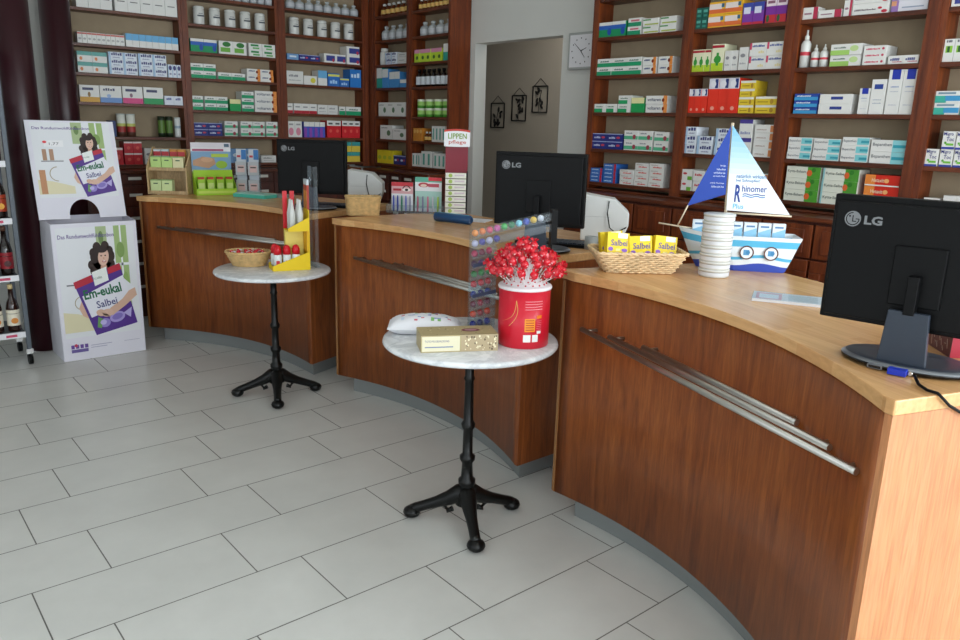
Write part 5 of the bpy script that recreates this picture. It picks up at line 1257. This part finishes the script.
for k in range(N):
    a, b = -.078+.156*k/N, -.078+.156*(k+1)/N
    za, zb_ = .008*(1-(a/.078)**2), .008*(1-(b/.078)**2)
    m.poly([(a, y, .405+za*-.3), (b, y, .405+zb_*-.3), (b, y, .50+zb_), (a, y, .50+za)], 'paper_white'); m.poly([(a, y-.0003, .488+za), (b, y-.0003, .488+zb_), (b, y-.0003, .50+zb_), (a, y-.0003, .50+za)], C_('#c0392c'))
    m.poly([(b, y+.006, .405), (a, y+.006, .405), (a, y+.006, .50+za), (b, y+.006, .50+zb_)], 'paper_white')
m.text('LIPPEN', -.055, .058, .45, .482, y-.0006, C_('#7a9a3a'), bold=.02); m.text('pflege', -.05, .055, .415, .442, y-.0006, C_('#c0503e'), bold=.01)
m.box(-.01, .01, .0361, .0498, .40, .46, 'lippen_red')
m.build('sign', lp_)
lc = None
for k in range(7):
    q = local(Cl, Al, -.066, .004)
    if lc is None:
        m = MB().box(0, .125, 0, .04, .0, .0305, C_('#e8e8dc')); m.ell(.03, .016, .012, .012, -.0004, C_('#a8c060'), 14); m.rect(.055, .115, .013, .022, -.0004, C_('#d8c8d0')); m.box(.1252, .132, .008, .034, .004, .03, 'black_plastic')  # dark end block imitates shade at the carton's right edge
        lc = m.build('lip_balm_carton'); o = lc
    else: o = lc.copy(); COL.objects.link(o)
    o.location = (q[0], q[1], HZ+.0045+k*.0355); o.rotation_euler[2] = Al
    tag(o, 'flat white carton on the slim red lip care stand, %s' % ['lowest', 'second from bottom', 'third from bottom', 'middle', 'third from top', 'second from top', 'topmost'][k], 'carton', 'white cartons on the lip care stand')
m = MB()
m.tube([(-.13, 0, .026), (-.12, 0, .026), (.12, 0, .026), (.13, 0, .026)], .025, 'stapler_blue', 14, taper=[.6, 1, 1, .6])
m.tube([(-.11, 0, .047), (.11, 0, .047)], .006, C_('#7fb8c8'), 8)
tag(m.build('blue_case', loc=(2.262, 1.055, HZ), rz=math.radians(-76)), 'long rounded blue case lying at front of middle counter', 'case')
m = MB().box(-.10, .10, -.07, .07, 0, .004, 'paper_white')
tag(m.build('paper_sheet', loc=(2.44, 1.10, HZ), rz=math.radians(-60)), 'pale papers behind the long blue case', 'papers')
m = MB().lathe([(.014, 0), (.03, 0), (.03, .058), (.014, .058), (.014, 0)], 'device_grey', 24)
tag(m.build('paper_roll', loc=(2.235, -.0, HZ)), 'grey receipt paper roll at right edge of middle counter', 'roll')

# ------------------------------------------------------------------ floor display of cough sweets
FD = empty('floor_display', (.63, 2.99, 0), 0, 'white cardboard floor display with woman holding purple sweets bag', 'display')
def poster(m, W_, H_, ox, oz, y, big=True, fa=0.0, fb=1.0):
    """print of the poster in a W x H field, lower-left (ox, oz), facing -y"""
    def X(u): return ox+u*W_
    def Z(v): return oz+v*H_
    XR = X
    R_ = lambda u0, u1, v0, v1, d, c: m.rect(XR(u0), XR(u1), Z(v0), Z(v1), y-d, C_(c))
    S_ = lambda P, d, c: m.shape([(X(a), Z(b)) for a, b in P], y-d, C_(c))
    E_ = lambda u, v, ru, rv, d, c, rot=0: m.ell(X(u), Z(v), ru*W_, rv*H_, y-d, C_(c), 22, rot)
    R_(.03, .97, .16, .985, .0003, '#e4e6ea')
    R_(.72, .88, .34, .985, .0005, '#9fb878'); R_(.50, .63, .75, .985, .0005, '#a9bb8c'); R_(.79, .81, .34, .985, .0007, '#eceef0'); R_(.72, .88, .68, .70, .0007, '#eceef0')
    E_(.79, .80, .05, .06, .0008, '#7f9c58'); E_(.83, .55, .04, .08, .0008, '#8fae62'); E_(.56, .9, .03, .05, .0008, '#6f8a52')
    m.text('Das Rundumwohlfühlbonbon', X(.05), X(.72), Z(.905), Z(.935), y-.0011, C_('#5a3a8c'), bold=.01)
    S_([(.03, .20), (.45, .20), (.45, .28), (.2, .34), (.03, .36)], .0006, '#e0d8b4')
    S_([(.10, .555), (.36, .555), (.36, .565), (.10, .565)], .0009, '#6a6a70')
    m.ring(X(.27), Z(.42), W_*.085, W_*.095, y-.0009, C_('#a89a7a'), 20, PI*.5, PI*1.5)
    # figure: the woman with the sweets bag
    X0_ = X
    X = lambda u: X0_(fa+fb*u)
    S_ = lambda P, d, c: m.shape([(X(a), Z(b)) for a, b in P], y-d, C_(c))
    E_ = lambda u, v, ru, rv, d, c, rot=0: m.ell(X(u), Z(v), ru*W_*fb, rv*H_, y-d, C_(c), 22, rot)
    for (hu, hv, hr) in ((.42, .70, .045), (.435, .655, .04), (.47, .63, .04), (.66, .70, .045), (.665, .65, .04), (.64, .62, .035), (.45, .79, .045), (.65, .80, .045), (.50, .83, .05), (.60, .835, .05)): E_(hu, hv, hr, hr*.8, .00115, '#33211b')
    E_(.55, .745, .125, .095, .0012, '#2c1c18'); E_(.48, .69, .06, .06, .0012, '#33211b'); E_(.645, .69, .06, .06, .0012, '#33211b'); E_(.655, .76, .055, .05, .0013, '#33211b'); E_(.46, .76, .05, .05, .0013, '#2c1c18')
    S_([(.50, .62), (.63, .62), (.66, .56), (.42, .54)], .0014, '#7a3040'); E_(.565, .665, .04, .05, .0015, '#c99a84')
    E_(.57, .755, .066, .066, .0018, '#dcb6a2', -.15)
    for s_ in (-.026, .024): E_(.57+s_, .765, .011, .005, .0021, '#3a2620')
    E_(.573, .745, .008, .008, .0021, '#cc9c86'); E_(.576, .722, .026, .008, .0021, '#b5505a'); E_(.576, .724, .018, .004, .0023, '#f2eae6')
    E_(.55, .815, .075, .028, .0022, '#2c1c18', -.1)
    S_([(.30, .50), (.22, .38), (.26, .32), (.40, .27), (.46, .30), (.42, .36), (.32, .40)], .0012, '#d9b29c')
    S_([(.80, .58), (.93, .50), (.95, .44), (.84, .42)], .0012, '#e6e8ee')
    # sweets bag (tilted)
    S_([(.18, .58), (.76, .70), (.93, .22), (.40, .16)], .0016, '#54318c')
    S_([(.27, .47), (.79, .605), (.88, .40), (.36, .30)], .0019, '#e9e9f2')
    S_([(.18, .58), (.40, .626), (.42, .575), (.197, .53)], .0022, '#b8283c'); S_([(.60, .667), (.76, .70), (.776, .65), (.61, .62)], .0022, '#b8283c')
    S_([(.41, .645), (.59, .68), (.61, .575), (.435, .54)], .0025, '#eef2ee')
    m.push(Matrix.Translation((X(.30), 0, Z(.44))) @ Matrix.Rotation(-.15, 4, 'Y'))
    m.text('Em-eukal', 0, W_*fb*.47, 0, H_*.075, y-.0030, C_('#1f6a48'), bold=.03); m.text('Salbei', W_*fb*.12, W_*fb*.38, -H_*.085, -H_*.03, y-.0030, C_('#3a3a7a'), bold=.012)
    m.text('dr.c.soldan', W_*fb*.155, W_*fb*.27, H_*.135, H_*.155, y-.0030, C_('#4a6a5a'))
    m.pop()
    # candies
    E_(.68, .285, .10, .04, .0022, '#a99ad8', .3); E_(.68, .288, .07, .024, .0025, '#8474c0', .3); S_([(.76, .31), (.87, .35), (.85, .27)], .0022, '#b9aee0')
    E_(.52, .25, .07, .035, .0022, '#9484cc', .2); E_(.50, .255, .04, .02, .0025, '#c0b6e6', .2); S_([(.44, .30), (.50, .28), (.47, .21), (.42, .22)], .0024, '#6a9a5a')
    # arms over the bag
    S_([(.93, .50), (.95, .44), (.80, .37), (.62, .30), (.56, .32), (.60, .36), (.76, .42), (.85, .48)], .0028, '#d9b29c')
    E_(.56, .325, .075, .03, .0030, '#deb8a4', .1); E_(.48, .33, .06, .026, .0032, '#d9b29c', -.3)
    for k in range(4): E_(.50+k*.022, .318-k*.004, .012, .020, .0034, '#e2bda8', .9)
    X = X0_
    if big:
        for k in range(4): R_(.08+k*.055, .12+k*.055, .075, .105, .0005, '#6a4a9a')
        R_(.08, .285, .045, .07, .0005, '#6a5a9a'); E_(.14, .10, .02, .012, .0007, '#c83a5a'); R_(.32, .58, .085, .090, .0005, '#a8a4c0'); R_(.32, .52, .068, .073, .0005, '#a8a4c0'); R_(.74, .94, .085, .089, .0005, '#b8b6c8')
m = MB()
# body: front face leans out slightly at its foot; outline slightly tapered
zt = .885
fb = ((0, 0), (.50, 0)); bk_y = .47
P0, P1, P2, P3 = (.0, -.0, 0), (.500, -.0, 0), (.505, .0, zt), (.005, .0, zt)
m.box(.003, .502, .0005, .004, 0, zt, 'card_white')
m.prism([(.004, 0), (bk_y, 0), (bk_y-.18, zt+.02), (.004, zt)], .0, .0028, 'card_white', ax='x'); m.prism([(.004, 0), (bk_y, 0), (bk_y-.18, zt+.02), (.004, zt)], .5025, .505, 'card_white', ax='x')
m.poly([(.0, bk_y, 0), (.505, bk_y, 0), (.505, bk_y-.18, zt+.02), (.0, bk_y-.18, zt+.02)][::-1], 'card_white')
m.box(.003, .502, .004, bk_y-.17, zt-.26, zt-.255, 'card_white')
m.build('stand_body', FD)
m = MB(); poster(m, .49, .86, .008, .012, .0, True); o = m.build('front_poster', FD); o['label'] = 'front poster with woman and purple bag'
# header card leaning back
hd = MB(); N = 20; Wd = .515; hh = .62; r0 = .088; cx = .265
outer = [(0, 0)]+[(cx-r0, 0)]+[(cx-r0*math.cos(PI*k/N), r0*1.15*math.sin(PI*k/N)+.02) for k in range(N+1)]+[(cx+r0, 0), (Wd, 0), (Wd, hh), (0, hh)]
hd.prism(outer, 0, .004, 'card_white', ax='y')
poster(hd, .49, .575, .012, .043, -.0002, False, .30, .70)
hd.rect(.09, .20, .455, .495, -.0014, C_('#f0f0f2')); hd.ell(.095, .485, .012, .008, -.0017, C_('#e0404a'), 14); hd.text('1,77', .12, .175, .463, .482, -.0018, C_('#5a5a62'))
for (x, z) in ((.085, .37), (.125, .37)): hd.rect(x-.012, x+.012, z, z+.07, -.0012, C_('#b08a70'))
hd.rect(.04, .075, .16, .31, -.0012, C_('#c08a62'))
o = hd.build('header_card', FD); o.location = (-.035, .11, zt+.018); o.rotation_euler[0] = -math.radians(13); o['label'] = 'leaning header card with the same picture'
MB().box(.05, .46, .03, .28, zt-.2545, zt-.12, C_('#4a2a7a')).build('sweets_filling', FD)

# ------------------------------------------------------------------ bottle trolley
TR = empty('bottle_trolley', (.095, 3.24, 0), 0, 'grey metal shelf trolley on castors with dark bottles at left edge', 'trolley')
hx = .36
for s in (-1, 1):
    m = MB()
    for y in (-.17, .17): m.box(s*hx-.013, s*hx+.013, y-.013, y+.013, .10, 2.15, 'trolley_grey')
    m.build('side_frame', TR, bevel=.004)
shz = [.205, .565, .915, 1.255, 1.60, 1.95]
for z in shz:
    m = MB().box(-hx+.0135, hx-.0135, -.18, .18, z, z+.012, 'trolley_grey')
    o = m.build('shelf', TR)
    m = MB().box(-hx+.0135, hx-.0135, -.188, -.1805, z-.022, z+.014, 'paper_white'); 
    for k in range(7): m.rect(-hx+.03+k*.095, -hx+.09+k*.095, z-.014, z+.002, -.1884, C_('#c84a6a'))
    m.build('price_rail', o)
for sx in (-1, 1):
    for sy in (-1, 1):
        m = MB(); m.tube([(sx*hx-.012, sy*.17, .035), (sx*hx+.012, sy*.17, .035)], .034, 'black_plastic', 18)
        o = m.build('castor', TR); m = MB().box(sx*hx-.02, sx*hx+.02, sy*.17-.008, sy*.17+.008, .069, .10, 'chrome'); m.build('fork', o)
def bottle_mesh(body, lab, cap, sp='#e0a040'):
    b = MB().lathe([(0, 0), (.034, .001), (.037, .008), (.037, .15), (.030, .185), (.015, .215), (.013, .27), (0, .27)], body, 24)
    b.lathe([(.0376, .04), (.0376, .115)], C_(lab), 24); b.ell(0, .072, .02, .018, -.0385, C_(sp), 18)
    b.lathe([(.0376, .118), (.0376, .14)], C_(lab), 24)
    return b, MB().lathe([(0, .27), (.0145, .27), (.0145, .298), (0, .298)], C_(cap), 16)
kinds = [('brown_bottle', '#e4dcc8', '#d8c08a', '#d88a3a', 'brown bottle with cream label'), ('dark_glass', '#8a1a24', '#5a3a2a', '#4a1a1c', 'dark bottle with red label'), ('dark_glass', '#a83a1c', '#3a1a14', '#e0a030', 'dark bottle with orange red label'), ('dark_glass', '#8a1a24', '#2a1a14', '#d06030', 'dark bottle with deep red label')]
for si_, kd in enumerate(kinds):
    pb = None
    for i in range(4):
        loc = (.095+.30-i*.093, 3.24-.125, shz[si_]+.0128)
        if pb is None:
            b, c = bottle_mesh(kd[0], kd[1], kd[2], kd[3]); pb = b.build('juice_bottle', loc=loc); c.build('cap', pb); o = pb
        else: o = copy_tree(pb, loc)
        tag(o, '%s on %s trolley shelf, %s from right' % (kd[4], ['bottom', 'second lowest', 'third lowest', 'fourth lowest'][si_], ORD[i]), 'bottle', 'bottles on the trolley')

# ------------------------------------------------------------------ clock and wire pictures
ck = empty('wall_clock', (3.8195, 1.59, 2.08), -PI/2, 'square white wall clock partly hidden by the right shelving', 'clock')
m = MB().box(-.125, .125, -.03, 0, -.125, .125, 'device_grey'); m.build('frame', ck, bevel=.006)
m = MB().rect(-.108, .108, -.108, .108, -.0304, 'paper_white')
for k in range(12):
    a = k*PI/6; m.ell(.085*math.sin(a), .085*math.cos(a), .005, .005, -.0308, 'wire_black', 8)
m.build('dial', ck)
m = MB()
for a, L, wd in ((math.radians(-50), .085, .003), (math.radians(140), .06, .004), (math.radians(70), .055, .004)):
    dx, dz = math.sin(a), math.cos(a); m.poly([(-dz*wd, -.0315, dx*wd), (dz*wd, -.0315, -dx*wd), (dx*L+dz*wd*.4, -.0315, dz*L-dx*wd*.4), (dx*L-dz*wd*.4, -.0315, dz*L+dx*wd*.4)], 'wire_black')
m.build('hands', ck)
rg = random.Random(11)
for i, (yy, zz) in enumerate(((4.06, 1.665), (3.73, 1.74), (3.425, 1.826))):
    t = empty('wire_picture', (5.199, yy, zz), -PI/2, 'black wire picture with plant silhouette on passage wall, %s' % ['lowest, left one', 'middle one', 'highest, right one'][i], 'picture', 'three wire plant pictures in the passage')
    w, h = .21, .25; m = MB()
    for P in ([(-w/2, -.008, -h/2), (-w/2, -.008, h/2)], [(w/2, -.008, -h/2), (w/2, -.008, h/2)], [(-w/2, -.008, -h/2), (w/2, -.008, -h/2)], [(-w/2, -.008, h/2), (w/2, -.008, h/2)]): m.tube(P, .007, 'wire_black', 6)
    m.tube([(-w/2+.01, -.008, h/2), (0, -.008, h/2+.075), (w/2-.01, -.008, h/2)], .003, 'wire_black', 5)
    m.build('wire_frame', t)
    m = MB()
    m.tube([(rg.uniform(-.02, .02), -.008, -h/2+.01), (-.01, -.008, -.02), (.02, -.008, .09)], .004, 'wire_black', 5)
    for k in range(9):
        a = rg.uniform(-.9, .9)*1.2; x, z = rg.uniform(-.055, .055), rg.uniform(-.095, .10)
        m.push(Matrix.Translation((x, -.008, z)) @ Matrix.Rotation(a, 4, 'Y'))
        m.ball((0, 0, 0), .012, 'wire_black', 8, 2.4, 5); m.pop()
    m.build('plant_motif', t)

# ------------------------------------------------------------------ light, sky, camera
def area(name, loc, rot, sx, sy, power, col):
    l = bpy.data.lights.new(name, 'AREA'); l.shape = 'RECTANGLE'; l.size = sx; l.size_y = sy; l.energy = power; l.color = col
    o = bpy.data.objects.new(name, l); COL.objects.link(o); o.location = loc; o.rotation_euler = rot; return o
day = (0.87, .945, 1.0)
PW = 1.0
for i, (xa, xb, p) in enumerate(((X0+.2, -.9, 60), (-.7, 1.5, 90), (1.7, 3.7, 170))):
    area('daylight_front', ((xa+xb)/2, Y0-.2, 1.55), (math.radians(90), 0, 0), xb-xa, 2.3, p*PW, day)
for i, (ya, yb, p) in enumerate(((Y0+.2, -2.6, 34), (-2.4, .2, 38), (.4, 2.3, 12))):
    area('daylight_left', (X0-.2, (ya+yb)/2, 1.55), (math.radians(90), 0, math.radians(-90)), yb-ya, 2.3, p*PW, day)
# unseen ceiling lamps, added as weak warm fill light
for i, (x, y) in enumerate(((.2, .6), (2.6, 2.4), (2.7, .2), (.2, -2.0), (2.2, -2.4))):
    t = empty('fill_lamp', (x, y, CZ), 0, 'added unseen fill lamp number %d counted from the pillars' % (i+1), 'lamp', 'added fill lamps')
    MB().lathe([(.12, -.012), (.15, -.012), (.15, -.0005), (0, -.0005), (0, -.01), (.12, -.01)], 'device_grey', 28).build('ring', t)
    area('fill_lamp_light', (x, y, CZ-.03), (0, 0, 0), .22, .22, 1.5, (1.0, .93, .84))
area('passage_fill', (4.55, 2.6, 2.9), (0, 0, 0), .5, .5, 9, (1.0, .95, .88))  # unseen lamp added to brighten the dark passage wall
wd_ = bpy.data.worlds.new('sky'); SC.world = wd_; wd_.use_nodes = True
nt = wd_.node_tree; bg = nt.nodes['Background']
sky = nt.nodes.new('ShaderNodeTexSky'); sky.sky_type = 'HOSEK_WILKIE'; sky.turbidity = 6; sky.sun_direction = (.2, .5, .8)
nt.links.new(sky.outputs[0], bg.inputs['Color']); bg.inputs['Strength'].default_value = .25
cam = bpy.data.cameras.new('camera'); co = bpy.data.objects.new('camera', cam); COL.objects.link(co)
cam.sensor_width = 36; cam.lens = 770/960*36; cam.clip_start = .05
Mx = Matrix(((0.7669207696, 0.1354400884, -0.6272866295, -0.3919518), (-0.6411176440, 0.2048020705, -0.7396108965, -2.3331912), (0.0282966353, 0.9693874841, 0.2438999919, 1.5477864), (0, 0, 0, 1)))
co.matrix_world = Mx
SC.camera = co
SC.view_settings.view_transform = 'Standard'; SC.view_settings.look = 'None'; SC.view_settings.gamma = 1.0; SC.view_settings.exposure = 0.0
try: SC.view_settings.use_curve_mapping = False
except Exception: pass
